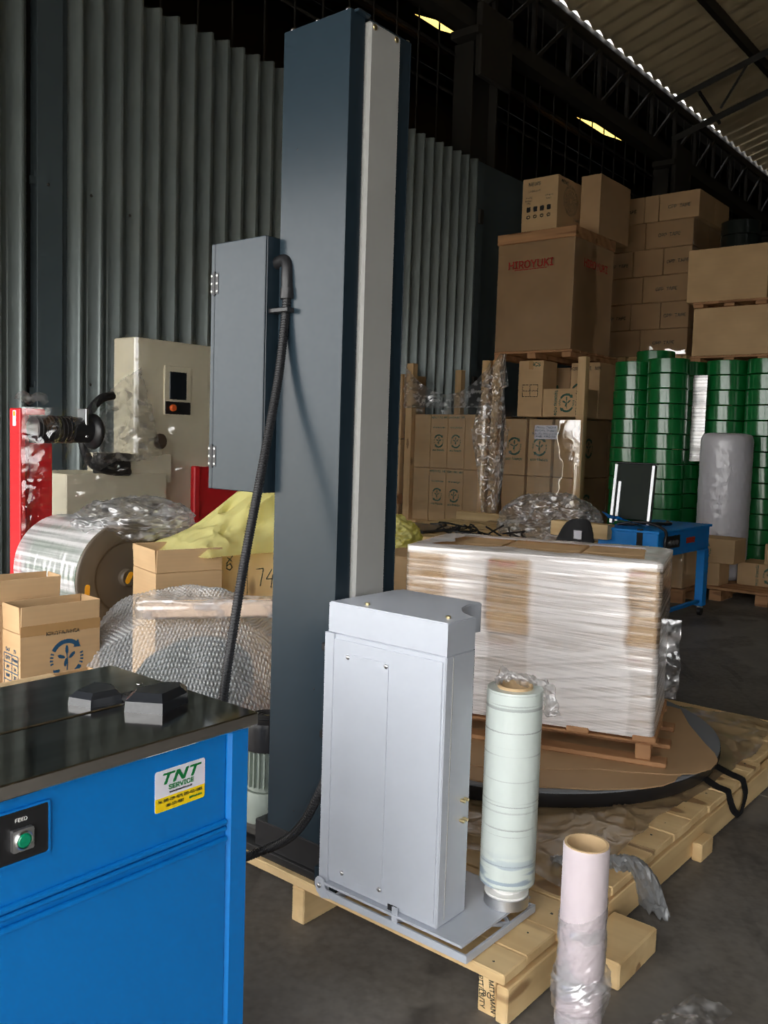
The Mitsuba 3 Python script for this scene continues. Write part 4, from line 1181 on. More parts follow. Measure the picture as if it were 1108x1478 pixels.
# beige wrapped machine
bm = thing('beige_machine', 'cream cabinet machine with touch screen wrapped in clear film by the wall', 'wrapping machine')
put(bm, 'cabinet', box(3.397, 4.34, 4.90, 5.13, 0.55, 1.832, 0.008), 'beige_paint')
put(bm, 'cabinet', box(3.42, 4.38, 4.92, 5.45, 0.0, 0.56, 0.006), 'beige_paint')
put(bm, 'base_cabinet', box(2.85, 3.57, 4.78, 5.30, 0.10, 0.965, 0.006), 'beige_paint')
put(bm, 'base_cabinet', box(3.25, 3.62, 4.80, 5.2, 0.90, 1.085, 0.004), 'beige_paint')
put(bm, 'recess', box(3.10, 3.30, 4.785, 4.90, 0.965, 1.09, 0.004), 'black_matte', label='dark opening')
put(bm, 'screen_panel', box(3.623, 3.842, 4.888, 4.902, 1.345, 1.672, 0.004), 'beige_paint')
put(bm, 'screen', box(3.663, 3.800, 4.884, 4.889, 1.450, 1.632, 0.002), 'screen_glass', label='dark touch screen')
put(bm, 'button_panel', box(3.630, 3.835, 4.884, 4.889, 1.352, 1.435, 0.002), 'black_plastic', label='black button panel')
put(bm, 'stop_button', lathe([(0, 0), (0.018, 0), (0.024, 0.010), (0.024, 0.022), (0.018, 0.028), (0, 0.029)], 28, on_negy(3.680, 4.884, 1.393)), 'orange_plastic', 40, label='orange red stop button')
put(bm, 'red_panel', box(3.83, 4.25, 4.80, 4.82, 0.53, 1.005, 0.004), 'red_paint', label='red guard panel')
put(bm, 'red_panel_lip', box(3.79, 3.84, 4.775, 4.82, 0.52, 1.01, 0.008), 'red_paint')
put(bm, 'white_strip', box(4.25, 4.36, 4.86, 4.90, 0.40, 0.92, 0.004), 'white_plastic')
put(bm, 'latch', box(3.43, 3.50, 4.765, 4.785, 0.69, 0.77, 0.005), 'dark_steel')
put(bm, 'knob', dome(3.12, 4.775, 0.76, 0.035, 'y'), 'dark_steel', True)
put(bm, 'badge', at(extr(Point(0, 0).buffer(0.05), 0.004), on_negy(3.525, 4.795, 1.17)), 'dark_ink')
put(bm, 'hose', tube(smooth_path([(3.12, 4.72, 1.44), (3.02, 4.70, 1.41), (2.935, 4.70, 1.30), (2.91, 4.70, 1.15), (2.97, 4.70, 1.03), (3.10, 4.71, 0.985), (3.25, 4.74, 0.978)], 60), 0.026, 14), 'black_plastic', 50, label='black curved hose')
# film tent from the cabinet's corner over hose and base
P = np.zeros((70, 60, 3))
for j, t in enumerate(np.linspace(0, 1, 70)):
    for i, s_ in enumerate(np.linspace(0, 1, 60)):
        lo = np.array([2.72 + 0.9 * s_, 4.62, 0.78 + 0.08 * s_])
        hi = np.array([3.375 + 0.10 * s_, 4.875, 1.55 + 0.10 * s_])
        q = lo + (hi - lo) * t
        q[1] -= 0.06 * math.sin(t * math.pi)
        q[0] -= 0.10 * math.sin(t * math.pi) * (1 - s_)
        P[j, i] = q
P[..., 1] += 0.16 * (1 - np.abs(2 * meshkit.fbm(P * np.array([5, 5, 4]), 4, 14) - 1)) - 0.10
P[..., 1] = np.minimum(P[..., 1], np.where(P[..., 2] < 1.12, 4.755, 4.872))
put(bm, 'film_wrap', grid_mesh(P), 'clear_film', True, label='clear film tent')
P = np.zeros((60, 60, 3))
for j, t in enumerate(np.linspace(0, 1, 60)):
    for i, s_ in enumerate(np.linspace(0, 1, 60)):
        lo, hi = np.array([2.88 + 0.60 * s_, 4.655 + 0.06 * s_, 0.99 + 0.09 * s_]), np.array([2.96 + 0.46 * s_, 4.665 + 0.19 * s_, 1.40 + 0.24 * s_])
        P[j, i] = lo + (hi - lo) * t
P += (meshkit.fbm(P * 9, 4, 33)[..., None] - 0.5) * np.array([0.10, 0.05, 0.10])
put(bm, 'film_wrap', grid_mesh(P), 'crumpled_film', True, label='crumpled clear film round the hose')
put(bm, 'film_wrap', film_shell(3.39, 4.35, 4.86, 5.14, 1.08, 1.84, 0.008, 0.02, 50, None, 0.08, 9.0, 12, 0.03), 'clear_film', True)
# pale item with blue print at the very left
wi = thing('white_carton', 'white carton with blue print at the far left edge', 'carton')
put(wi, 'body', box(1.90, 2.10, 4.1, 4.5, 0.0, 0.86, 0.004), 'white_plastic')
put(wi, 'print', box(1.93, 2.098, 4.0975, 4.0995, 0.72, 0.84, 0.0005), 'eco_navy', label='blue printed band')

# ------------------------------------------------------------------ stacks at the right rear
FLAPLINE = 0.0012


def carton(label, x0, x1, y0, y1, z0, z1, m='cardboard', group=None, tape=True, logo=None, yaw=0):
    t = thing('carton', label, 'carton', group)
    put(t, 'body', box(x0, x1, y0, y1, z0, z1, 0.004), m)
    if tape:
        ym = (y0 + y1) / 2
        put(t, 'tape', box(x0 - 0.001, x0 + 0.001, ym - 0.025, ym + 0.025, z1 - 0.09, z1 + 0.001, 0.0003), 'tape_tan')
    if logo:
        y, z, s, tx = logo
        put(t, 'logo', at(extr(eco_logo(s), 0.001), on_negx(x0, y, z)), 'eco_green')
        if tx:
            put(t, 'lettering', at(txt('eco friends', s * 0.14, True), on_negx(x0, y, z - s * 0.68)), 'eco_green')
    return t


def pallet(label, x0, x1, y0, y1, z0, h=0.12, m='redwood', ax='y', nb=6):
    t = thing('wooden_pallet', label, 'pallet')
    w = (x1 - x0) / nb
    for k in range(nb):
        put(t, 'deck_board', box(x0 + k * w + 0.008, x0 + (k + 1) * w - 0.008, y0, y1, z0 + h - 0.022, z0 + h, 0.003), m)
    for y in (y0 + 0.01, (y0 + y1) / 2 - 0.05, y1 - 0.11):
        put(t, 'runner', box(x0, x1, y, y + 0.10, z0, z0 + h - 0.024, 0.003), m)
    return t


def posts(parent, xs, ys, z0, z1, w=0.09, m='pine_z'):
    for x in xs:
        for y in ys:
            put(parent, 'post', box(x, x + w, y - w, y, z0, z1, 0.004), m)


# crate A: eco cartons in a post frame, film drooping over the top
X = 8.0
ca = thing('post_crate', 'post framed pallet crate of eco friends cartons under drooping clear film by the wall', 'crate')
for k in range(6):
    put(ca, 'base_board', box(X, X + 1.0, 5.19 + k * 0.185, 5.36 + k * 0.185, 0.30, 0.335, 0.004), 'pine_x')
put(ca, 'sill', box(X - 0.04, X + 0.06, 5.18, 6.30, 0.20, 0.30, 0.004), 'pine_y')
put(ca, 'sill', box(X + 0.94, X + 1.04, 5.18, 6.30, 0.0, 0.30, 0.004), 'pine_y')
put(ca, 'sill', box(X - 0.04, X + 0.06, 5.18, 6.30, 0.0, 0.195, 0.004), 'pine_y')
posts(ca, (X - 0.02, X + 0.93), (5.285, 6.30), 0.335, 2.10)
for r_, (z0, z1) in enumerate(((0.338, 0.93), (0.935, 1.53))):
    for c_, y1 in enumerate((6.195, 5.965, 5.735, 5.505)):
        y0 = max(y1 - 0.225, 5.29)
        for d_ in range(2):
            cb = put(ca, 'carton', box(X + 0.03 + d_ * 0.45, X + 0.47 + d_ * 0.45, y0, y1, z0, z1, 0.005), 'cardboard')
            if d_ == 0 and c_ in (1, 2):
                M = on_negx(X + 0.03, (y0 + y1) / 2, z0 + 0.30)
                put(cb, 'logo', at(extr(eco_logo(0.15), 0.001), M), 'eco_green')
                put(cb, 'lettering', cat(at(txt('eco friends', 0.022, True), M @ TR(0, -0.10, 0)), at(txt('PP STRAPPING', 0.016, True), M @ TR(0.0, 0.15, 0)), at(txt('HIROYUKI  MK', 0.022, True), M @ TR(0.0, 0.262, 0))), 'eco_green')
put(ca, 'film_wrap', film_shell(X - 0.045, X + 1.05, 5.185, 6.315, 0.45, 1.62, 0.004, 0.02, 40, None, 0, 5.0, 21, 0.03, 0.05), 'wrap_clear', True)
P = np.zeros((40, 80, 3))
for j, t in enumerate(np.linspace(0, 1, 40)):
    for i, s_ in enumerate(np.linspace(0, 1, 80)):
        top = 2.09 - 0.34 * math.sin(s_ * math.pi) ** 0.8
        P[j, i] = (X - 0.045 + 0.05 * math.sin(s_ * math.pi), 6.31 - 1.15 * s_, 1.60 + (top - 1.60) * t)
P[..., 0] += 0.05 * (meshkit.fbm(P * 7, 4, 3) - 0.5)
put(ca, 'film_top', grid_mesh(P), 'crumpled_film', True, label='drooping clear film')
# silvery sheet hanging between the two crates
hs = thing('hanging_film', 'tall crumpled silvery plastic film hanging between the two crates', 'plastic film')
P = np.zeros((120, 40, 3))
for j, t in enumerate(np.linspace(0, 1, 120)):
    wl_, c0 = (0.06 + 0.40 * math.sin(min(t * 1.5, 1) * math.pi * 0.5) if t < 0.45 else 0.46 - 0.30 * (t - 0.45) / 0.55), 4.93 + 0.06 * math.sin(t * 5)
    if t < 0.2:
        wl_ = 0.06 + 0.3 * t / 0.2
    for i, s_ in enumerate(np.linspace(-0.5, 0.5, 40)):
        P[j, i] = (X - 0.15 + 0.04 * math.cos(s_ * 6), c0 + 0.16 * t - s_ * wl_, 2.14 - 1.70 * t)
P += (meshkit.fbm(P * np.array([9, 9, 5]), 4, 17)[..., None] - 0.5) * np.array([0.16, 0.10, 0.04])
put(hs, None, grid_mesh(P), 'crumpled_film', True)

# another crate mostly hidden behind the column
cz = thing('carton', 'eco friends carton stack tier showing at the right edge of the navy column, upper', 'carton')
put(cz, 'body', box(7.95, 8.4, 6.335, 6.485, 1.25, 1.98, 0.005), 'cardboard')
put(cz, 'logo', at(extr(eco_logo(0.13), 0.001), on_negx(7.95, 6.41, 1.6)), 'eco_green')
cz = thing('carton', 'eco friends carton stack tier showing at the right edge of the navy column, lower', 'carton')
put(cz, 'body', box(7.95, 8.4, 6.335, 6.485, 0.62, 1.245, 0.005), 'cardboard')
put(cz, 'logo', at(extr(eco_logo(0.13), 0.001), on_negx(7.95, 6.41, 0.95)), 'eco_green')
pallet('wooden pallet under the cartons beside the navy column', 7.93, 8.45, 6.33, 6.49, 0.50, 0.118)
cz = thing('carton', 'plain base carton under the cartons beside the navy column', 'carton')
put(cz, None, box(7.95, 8.4, 6.335, 6.485, 0.0, 0.499, 0.005), 'cardboard_dark')

# crate B with the white address label
cbx = thing('post_crate', 'post framed crate wrapped in film with white address label', 'crate')
BX1, BY0, BY1 = 9.45, 4.12, 5.15
for k in range(6):
    put(cbx, 'base_board', box(X, BX1, BY0 + k * 0.175, BY0 + 0.155 + k * 0.175, 0.30, 0.335, 0.004), 'pine_x')
for x in (X - 0.02, BX1 - 0.1):
    put(cbx, 'sill', box(x, x + 0.1, BY0 - 0.06, BY1, 0.0, 0.298, 0.004), 'pine_y')
posts(cbx, (X - 0.02, BX1 - 0.09), (BY0 + 0.045, BY1 + 0.0), 0.335, 2.10, 0.085)
for r_, (z0, z1) in enumerate(((0.338, 0.90), (0.905, 1.49))):
    for c_, y1 in enumerate((5.04, 4.74, 4.44)):
        y0 = y1 - 0.27
        for d_ in range(2):
            cb = put(cbx, 'carton', box(X + 0.075 + d_ * 0.68, X + 0.74 + d_ * 0.68, y0, y1, z0, z1, 0.005), 'cardboard')
            if d_ == 0 and r_ == 1 and c_ < 2:
                M = on_negx(X + 0.075, (y0 + y1) / 2, z0 + 0.30)
                put(cb, 'logo', at(extr(eco_logo(0.19), 0.001), M), 'eco_green')
                put(cb, 'lettering', at(txt('eco friends', 0.028, True), M @ TR(0, -0.13, 0)), 'eco_green')
            if d_ == 0 and c_ == 2:
                M = on_negy(X + 0.3, y0, z0 + 0.30)
                put(cb, 'logo', at(extr(eco_logo(0.2), 0.001), M), 'eco_green')
put(cbx, 'film_wrap', film_shell(X - 0.03, BX1 + 0.02, BY0 - 0.045, BY1 + 0.01, 0.40, 1.505, 0.004, 0.02, 40, None, 0.10, 5.0, 31, 0.03, 0.06), 'wrap_clear', True, label='stretch film')
lb = put(cbx, 'label', box(X - 0.052, X - 0.048, 4.34, 4.60, 1.285, 1.425, 0.001), 'white_paper', label='white address label')
put(lb, 'lettering', cat(*[at(txt(s_, 0.020), on_negx(X - 0.052, 4.47, 1.40 - 0.030 * k)) for k, s_ in enumerate(('Hiroyuki Thailand', 'Bangkok, Thailand', 'Order No. HRU 201 2017', 'Made in Malaysia'))]), 'eco_navy')
put(cbx, 'label', box(8.93, 9.16, BY0 - 0.068, BY0 - 0.064, 1.08, 1.36, 0.001), 'white_paper', label='upright paper label')

# loose cartons on crate B
g = None
t = carton('tall carton standing on the wrapped crate beside the wood post', 8.09, 8.38, 4.61, 4.90, 1.515, 2.09, tape=True)
put(t, 'print', at(extr(union_all([LineString([(-0.09, y), (0.09, y)]).buffer(0.003) for y in (-0.06, 0, 0.06)] + [LineString([(x, -0.06), (x, 0.06)]).buffer(0.003) for x in (-0.09, 0, 0.09)]), 0.001), on_negx(8.09, 4.755, 1.78)), 'dark_ink')
put(t, 'print', at(txt('UCS', 0.04, True), on_negx(8.09, 4.70, 2.05)), 'eco_green')
t = carton('eco friends carton lying on its side on the wrapped crate in front of the others', 8.09, 8.46, 4.175, 4.60, 1.515, 1.80, tape=False)
put(t, 'logo', at(extr(eco_logo(0.19), 0.001), on_negx(8.09, 4.33, 1.655)), 'eco_green')
mm = txt('eco friends', 0.035, True)
mm.apply_transform(trimesh.transformations.rotation_matrix(math.pi / 2, (0, 0, 1)))
put(t, 'lettering', at(mm, on_negx(8.09, 4.455, 1.655)), 'eco_green')
put(t, 'lettering', at(mm, on_negx(8.09, 4.215, 1.655)), 'dark_ink')
t = carton('eco friends carton behind the one lying on the wrapped crate', 8.48, 8.9, 4.175, 4.50, 1.515, 2.09, logo=(4.40, 1.78, 0.2, False))
put(t, 'lettering', at(txt('HIROYUKI   MK', 0.035, True), on_negx(8.48, 4.335, 2.03)), 'dark_ink')
carton('dark carton at the back of the wrapped crate next to the tall carton', 8.55, 8.92, 4.54, 4.88, 1.515, 2.05, m='cardboard_dark', logo=(4.75, 1.78, 0.2, False))
for k, (x0, x1, z1) in enumerate(((8.93, 9.06, 1.72), (9.07, 9.16, 1.745), (9.17, 9.34, 1.76))):
    carton(('narrow flattened carton on the right side of the wrapped crate', 'thin green marked carton on the right side of the wrapped crate', 'creased carton at the far right end of the wrapped crate')[k], x0, x1, 4.19, 4.5, 1.515, z1, m='cardboard_dark', tape=False)

# big branded carton on a pallet over crate B
pallet('thin wooden pallet under the big red lettered carton', 8.0, 9.05, 4.25, 5.16, 2.105, 0.075, 'redwood')
HX0, HX1, HY0, HY1, HZ0, HZ1 = 8.0, 8.86, 4.27, 5.15, 2.182, 3.38
h = thing('large_carton', 'very large plain carton with red lettering on two sides and a wooden top rim', 'carton')
put(h, 'body', box(HX0, HX1, HY0, HY1, HZ0, HZ1 - 0.105, 0.005), 'cardboard_dark')
put(h, 'rim', box(HX0 - 0.012, HX1 + 0.012, HY0 - 0.012, HY1 + 0.012, HZ1 - 0.105, HZ1, 0.005), 'redwood', label='wooden top rim')
tt_ = txt('HIROYUKI', 0.075, True)
put(h, 'lettering', at(tt_, on_negx(HX0 - 0.0255, 4.745, 3.05)), 'red_ink')
put(h, 'lettering', box(HX0 - 0.0262, HX0 - 0.0255, 4.555, 4.935, 2.995, 3.002, 0.0001), 'red_ink')
tt2 = txt('HIROYUKI', 0.075, True)
put(h, 'lettering', at(tt2, on_negy(8.42, HY0 - 0.0255, 3.05)), 'red_ink')
put(h, 'film_wrap', film_shell(HX0 - 0.014, HX1 + 0.014, HY0 - 0.014, HY1 + 0.014, HZ0 + 0.01, HZ1 - 0.11, 0.003, 0.015, 44, None, 0, 5.0, 41, 0.03, 0.05), 'wrap_clear', True, label='stretch film')
# fan box on top
t = thing('fan_carton', 'carton printed with a round fan standing on the big red lettered carton', 'carton')
FX0, FY0, FY1, FZ0, FZ1 = 8.08, 4.53, 4.94, 3.381, 3.93
put(t, 'body', box(FX0, 8.78, FY0, FY1, FZ0, FZ1, 0.005), 'cardboard')
for k in range(4):
    put(t, 'symbol', at(extr(rrect(0.045, 0.05, 0.006), 0.001), on_negx(FX0, 4.86 - 0.078 * k, 3.62)), 'black_ink')
    put(t, 'symbol', at(extr(rrect(0.040, 0.035, 0.012).difference(rrect(0.02, 0.015, 0.004)), 0.001), on_negx(FX0, 4.86 - 0.078 * k, 3.545)), 'dark_ink')
put(t, 'lettering', at(txt('NEWS', 0.035, True), on_negx(FX0, 4.80, 3.87)), 'black_ink')
put(t, 'lettering', at(txt('NEWS', 0.035, True), on_negy(8.22, FY0, 3.88)), 'black_ink')
put(t, 'lettering', cat(*[at(txt(s_, 0.018), on_negx(FX0, y_, z_)) for s_, y_, z_ in (('STAND FAN', 4.80, 3.80), ('Model', 4.86, 3.74), ('Colour', 4.86, 3.71), ('Qty', 4.86, 3.68), ('18 inch', 4.63, 3.74), ('Black', 4.63, 3.71))]), 'dark_ink')
put(t, 'lettering', at(txt('STAND FAN', 0.025), on_negy(8.52, FY0, 3.55)), 'dark_ink')
fan = union_all([Point(0, 0).buffer(r_ + 0.004, quad_segs=10).difference(Point(0, 0).buffer(r_, quad_segs=10)) for r_ in (0.03, 0.07, 0.10, 0.13, 0.145)] + [affinity.rotate(sbox(0.03, -0.002, 0.145, 0.002), a_, origin=(0, 0)) for a_ in range(0, 360, 20)])
put(t, 'fan_print', at(extr(fan, 0.001), on_negy(8.35, FY0, 3.72)), 'dark_ink')
carton('plain dark carton behind the fan carton on top of the big lettered carton', 8.45, 9.15, 4.25, 4.47, 3.381, 3.98, m='cardboard_dark', tape=False)

# tape carton pile
OX, OY0, OY1 = 9.56, 3.70, 4.72
op = thing('tape_carton_pile', 'film wrapped block of stacked tape cartons with printed lettering', 'carton pile')
rows = [2.25 + 0.292 * k for k in range(7)]
for r_, z0 in enumerate(rows[:6]):
    cuts = [OY1, OY1 - 0.35, OY1 - 0.70, OY0] if r_ % 2 else [OY1, OY1 - 0.48, OY0]
    if r_ == 5:
        cuts = [OY1 - 0.02, OY1 - 0.45, OY1 - 0.62, OY0 - 0.05]
    for c_, (y1, y0) in enumerate(zip(cuts[:-1], cuts[1:])):
        for d_ in range(2):
            cb = put(op, 'carton', box(OX + d_ * 0.46, OX + 0.455 + d_ * 0.46, y0 + 0.004, y1 - 0.004, z0, z0 + 0.288, 0.005), 'cardboard_dark')
            if d_ == 0 and (r_ + c_) % 2 == 1:
                put(cb, 'lettering', at(txt('OPP  TAPE', 0.035, True), on_negx(OX, (y0 + y1) / 2, z0 + 0.14)), 'black_ink')
put(op, 'film_wrap', film_shell(OX - 0.03, OX + 0.94, OY0 - 0.03, OY1 + 0.02, 2.252, 3.70, 0.006, 0.02, 50, None, 0, 5.0, 51, 0.03, 0.07), 'wrap_clear', True, label='stretch film')
rk = thing('support_rack', 'wooden post rack carrying the tape carton pile behind the green coils', 'rack')
for k in range(6):
    put(rk, 'board', box(OX, OX + 0.94, OY0 + k * 0.175, OY0 + 0.155 + k * 0.175, 2.20, 2.248, 0.004), 'pine_x')
posts(rk, (OX + 0.02, OX + 0.83), (OY0 + 0.11, OY1 - 0.02), 0.0, 2.198)

# right pair of cartons
carton('long brown carton at right edge, upper of two above the green coils', 8.62, 9.3, 2.62, 3.37, 2.645, 3.145, tape=False)
carton('long brown carton at right edge, lower of two above the green coils', 8.62, 9.3, 2.55, 3.29, 2.13, 2.585, m='cardboard', tape=False)
pallet('wooden pallet between the two long cartons at right', 8.60, 9.35, 2.60, 3.30, 2.588, 0.055, 'redwood', nb=4)
pallet('wooden pallet under the lower long carton above the green coils', 8.60, 9.35, 2.55, 3.30, 2.055, 0.073, 'redwood', nb=4)

# green strapping coils: one mesh, many copies
RC, HC = 0.183, 0.132
COIL = lathe([(0.10, 0.0), (RC - 0.004, 0.0), (RC, 0.004), (RC, HC - 0.006), (RC - 0.004, HC - 0.002), (0.10, HC - 0.002), (0.10, 0.0)], 44)
CORE = lathe([(0.085, 0.002), (0.0995, 0.002), (0.0995, HC - 0.004), (0.085, HC - 0.004), (0.085, 0.002)], 28)
coil_ply, core_ply = mikit.ply(COIL, None, 40), mikit.ply(CORE, None, 40)


ORD = ['', '', 'second', 'third', 'fourth', 'fifth', 'sixth', 'seventh', 'eighth', 'ninth', 'tenth', 'eleventh', 'twelfth', 'thirteenth', 'fourteenth', 'fifteenth']


def coils(x, y, z0, n, where, m='strap_green'):
    for k in range(n):
        up = n - k
        t = thing('strap_coil', ('topmost ' if up == 1 else ORD[up] + ' highest ') + where, 'strap coil', 'green strap coils in stacked columns')
        dx, dy = rng.uniform(-0.006, 0.006, 2)
        tw = T().translate([x + dx, y + dy, z0 + k * (HC + 0.0045)])
        put(t, 'strap', coil_ply, m, to_world=tw)
        put(t, 'core', core_ply, 'kraft_tube', to_world=tw)


Z0 = 0.135
coils(7.98, 3.245, Z0, 14, 'green coil of the front column left of the bubble wrap roll')
coils(8.16, 3.66, Z0, 14, 'green coil of the left column behind the dark panel')
coils(8.36, 3.22, Z0, 14, 'green coil of the rear right column beside the bubble wrap roll')
coils(8.55, 3.62, Z0, 15, 'green coil of the tallest rear column under the tape cartons')
coils(8.33, 2.83, Z0, 14, 'green coil of the column directly behind the bubble wrap roll')
coils(8.28, 2.45, Z0, 14, 'green coil of the column at the right edge behind the bubble wrap roll')
pallet('low wooden pallet under the left green coils', 7.80, 8.80, 3.03, 3.90, 0.0, 0.133)
pallet('low wooden pallet under the right green coils and bubble roll', 7.60, 8.60, 2.05, 3.02, 0.0, 0.110)
t = thing('hanging_strip', 'shiny film sheet hanging between the green coil columns', 'plastic film')
put(t, None, film_shell(8.10, 8.104, 2.93, 3.055, 1.12, 1.90, 0.004, 0.0015, 30, None, 0, 20.0, 61, 0.02), 'wrap_heavy', True)
t = thing('dark_coil', 'black strap coils lying on the upper long carton at right', 'strap coil')
labels.pop(t)
_count['dark_coil'] = 0
for k in range(2):
    t = thing('dark_strap_coil', ('black strap coil on the upper long carton, lower of the two', 'black strap coil on the upper long carton, upper of the two')[k], 'strap coil')
    tw = T().translate([8.9, 2.98, 3.148 + k * (HC + 0.004)])
    put(t, 'strap', coil_ply, 'strap_dark', to_world=tw)
    put(t, 'core', core_ply, 'kraft_tube', to_world=tw)

# bubble wrap roll
br = thing('bubble_wrap_roll', 'tall pale bubble wrap roll standing in front of the right green coils', 'bubble wrap')
a = np.linspace(0, 2 * np.pi, 121)
prof = [(0.03, 1.372), (0.15, 1.376), (0.195, 1.365), (0.213, 1.335)] + [(0.216, z) for z in np.linspace(1.30, 0.16, 60)] + [(0.205, 0.118), (0.03, 0.113)]
P = np.zeros((len(prof), 121, 3))
for j, (r_, z) in enumerate(prof):
    q = np.c_[np.cos(a) * 7 + z * 9, np.sin(a) * 7, np.full(121, z * 26)]
    rr = r_ * (1 + 0.06 * (meshkit.fbm(q, 3, 5) - 0.5) * (r_ > 0.1))
    P[j] = np.c_[7.86 + rr * np.cos(a), 2.64 + rr * np.sin(a), np.full(121, z)]
put(br, None, grid_mesh(P), 'bubble_roll', True)

# low cartons at the right
carton('eco friends carton in front of the bubble wrap roll on the low cartons', 7.33, 7.615, 2.35, 2.70, 0.305, 0.505, tape=False, logo=(2.60, 0.40, 0.14, False))
t = carton('eco friends carton lying on the low pallet at right edge', 7.62, 7.95, 2.05, 2.41, 0.112, 0.300, tape=False, logo=(2.14, 0.205, 0.14, False))
mm = txt('eco friends', 0.024, True)
mm.apply_transform(trimesh.transformations.rotation_matrix(math.pi / 2, (0, 0, 1)))
put(t, 'lettering', at(mm, on_negx(7.62, 2.25, 0.205)), 'eco_green')
carton('plain carton on the low pallet under the eco friends carton', 7.36, 7.60, 2.47, 2.80, 0.112, 0.300, tape=False)
carton('plain carton on top of the low cartons at the right frame edge', 7.62, 7.95, 1.95, 2.20, 0.302, 0.47, tape=False)
pallet('dark wooden pallet under the low cartons at right', 7.30, 7.59, 2.05, 2.9, 0.0, 0.110, nb=3)
wl2 = thing('wrapped_low_load', 'low film wrapped carton load on a pallet behind the second blue table', 'pallet load')
put(wl2, 'carton', box(6.95, 7.25, 2.62, 3.25, 0.115, 0.45, 0.005), 'cardboard')
put(wl2, 'carton', box(6.95, 7.25, 3.26, 3.80, 0.115, 0.45, 0.005), 'cardboard')
put(wl2, 'film_wrap', film_shell(6.94, 7.26, 2.61, 3.81, 0.11, 0.455, 0.006, 0.015, 24, None, 0.06, 16, 71, 0.03), 'wrap_clear', True)
for k in range(6):
    put(wl2, 'deck_board', box(6.93, 7.27, 2.60 + k * 0.21, 2.77 + k * 0.21, 0.085, 0.108, 0.003), 'redwood')
for x in (6.93, 7.20):
    put(wl2, 'runner', box(x, x + 0.06, 2.60, 3.82, 0.0, 0.084, 0.003), 'redwood')

# ------------------------------------------------------------------ second blue strapping table
s2 = thing('strapping_table', 'smaller distant blue strapping table on caster legs behind the wrapped load', 'strapping machine')
AX0, AX1, AY0, AY1, AZ0, AZ1 = 5.62, 6.60, 2.295, 2.72, 0.50, 0.675
put(s2, 'body', box(AX0, AX1 - 0.03, AY0, AY1, AZ0, AZ1, 0.006), 'blue_paint_dull')
put(s2, 'rim', box(AX0 - 0.01, AX1, AY0 - 0.01, AY1 + 0.01, AZ1 - 0.012, AZ1 + 0.006, 0.004), 'blue_paint_dull')
for x in (AX0 + 0.02, AX1 - 0.10):
    for y in (AY0, AY1 - 0.06):
        lg = put(s2, 'leg', box(x, x + 0.085, y, y + 0.06, 0.075, AZ0, 0.004), 'blue_paint_dull')
        put(lg, 'caster', cyl(0.032, -0.014, 0.014, 20, 0.003, frame((x + 0.05, y + 0.03, 0.033), (1, 0, 0), UP)), 'black_plastic', 40)
        put(lg, 'fork', box(x + 0.035, x + 0.065, y + 0.012, y + 0.048, 0.055, 0.076, 0.003), 'galvanised')
for y in (AY0 + 0.015, AY1 - 0.045):
    put(s2, 'stretcher', box(AX0 + 0.1, AX1 - 0.1, y, y + 0.03, 0.10, 0.125, 0.003), 'blue_paint_dull')
pn = put(s2, 'control_panel', box(AX0 + 0.10, AX0 + 0.37, AY0 - 0.006, AY0 + 0.001, AZ0 + 0.055, AZ1 - 0.035, 0.002), 'black_plastic', label='black control panel')
for k in range(3):
    put(pn, 'button', cyl(0.016, 0, 0.012, 14, 0.002, on_negy(AX0 + 0.19 + k * 0.055, AY0 - 0.006, AZ0 + 0.095)), 'galvanised', 40)
put(s2, 'badge', box(AX0 + 0.50, AX0 + 0.66, AY0 - 0.002, AY0 + 0.001, AZ0 + 0.07, AZ0 + 0.11, 0.0005), 'red_ink')
put(s2, 'cable', tube(smooth_path([(5.70, 2.62, 0.70), (5.72, 2.50, 0.725), (5.72, 2.38, 0.72), (5.70, 2.28, 0.68), (5.68, 2.27, 0.60), (5.70, 2.275, 0.54)], 40), 0.010, 8), 'black_plastic', 50)
put(s2, 'cable', tube(smooth_path([(5.85, 2.66, 0.69), (5.95, 2.50, 0.70), (6.2, 2.45, 0.69), (6.4, 2.55, 0.685)], 30), 0.012, 8), 'black_plastic', 50)
put(s2, 'strap_loop', box(5.612, 5.628, 2.40, 2.44, 0.56, 0.69, 0.003), 'black_matte')
# leaning dark board with aluminium rails
pb = thing('rail_frame_board', 'dark board between aluminium rails propped upright on the second blue table', 'board')
PBM = RZ(0, 5.80, 0, 0) @ TR(0, 0, 0.012) @ trimesh.transformations.rotation_matrix(math.radians(7), (0, 1, 0), (0, 2.58, 0.683))
put(pb, 'panel', box(0, 0.012, 2.44, 2.70, 0.72, 1.105, 0.002, PBM), 'dark_board')
put(pb, 'rail', box(-0.012, 0.024, 2.70, 2.725, 0.683, 1.10, 0.003, PBM), 'galvanised')
put(pb, 'rail', box(-0.012, 0.024, 2.43, 2.455, 0.683, 1.10, 0.003, PBM), 'galvanised')
put(pb, 'rail', box(-0.016, 0.014, 2.66, 2.685, 0.70, 0.98, 0.003, PBM), 'galvanised')
put(pb, 'cap', box(-0.012, 0.024, 2.42, 2.725, 1.105, 1.112, 0.002, PBM), 'black_plastic')
bg = thing('blue_cloth', 'blue folded plastic cloth in front of the upright dark board', 'cloth')
P = np.array([[[5.66 + 0.10 * s_, 2.72 - 0.32 * t, 0.69 + 0.085 * (1 - t) * (1 - 0.6 * s_)] for t in np.linspace(0, 1, 30)] for s_ in np.linspace(0, 1, 14)])
P[..., 2] += 0.02 * meshkit.fbm(P * 12, 3, 4)
put(bg, None, grid_mesh(P), 'blue_paint', True)

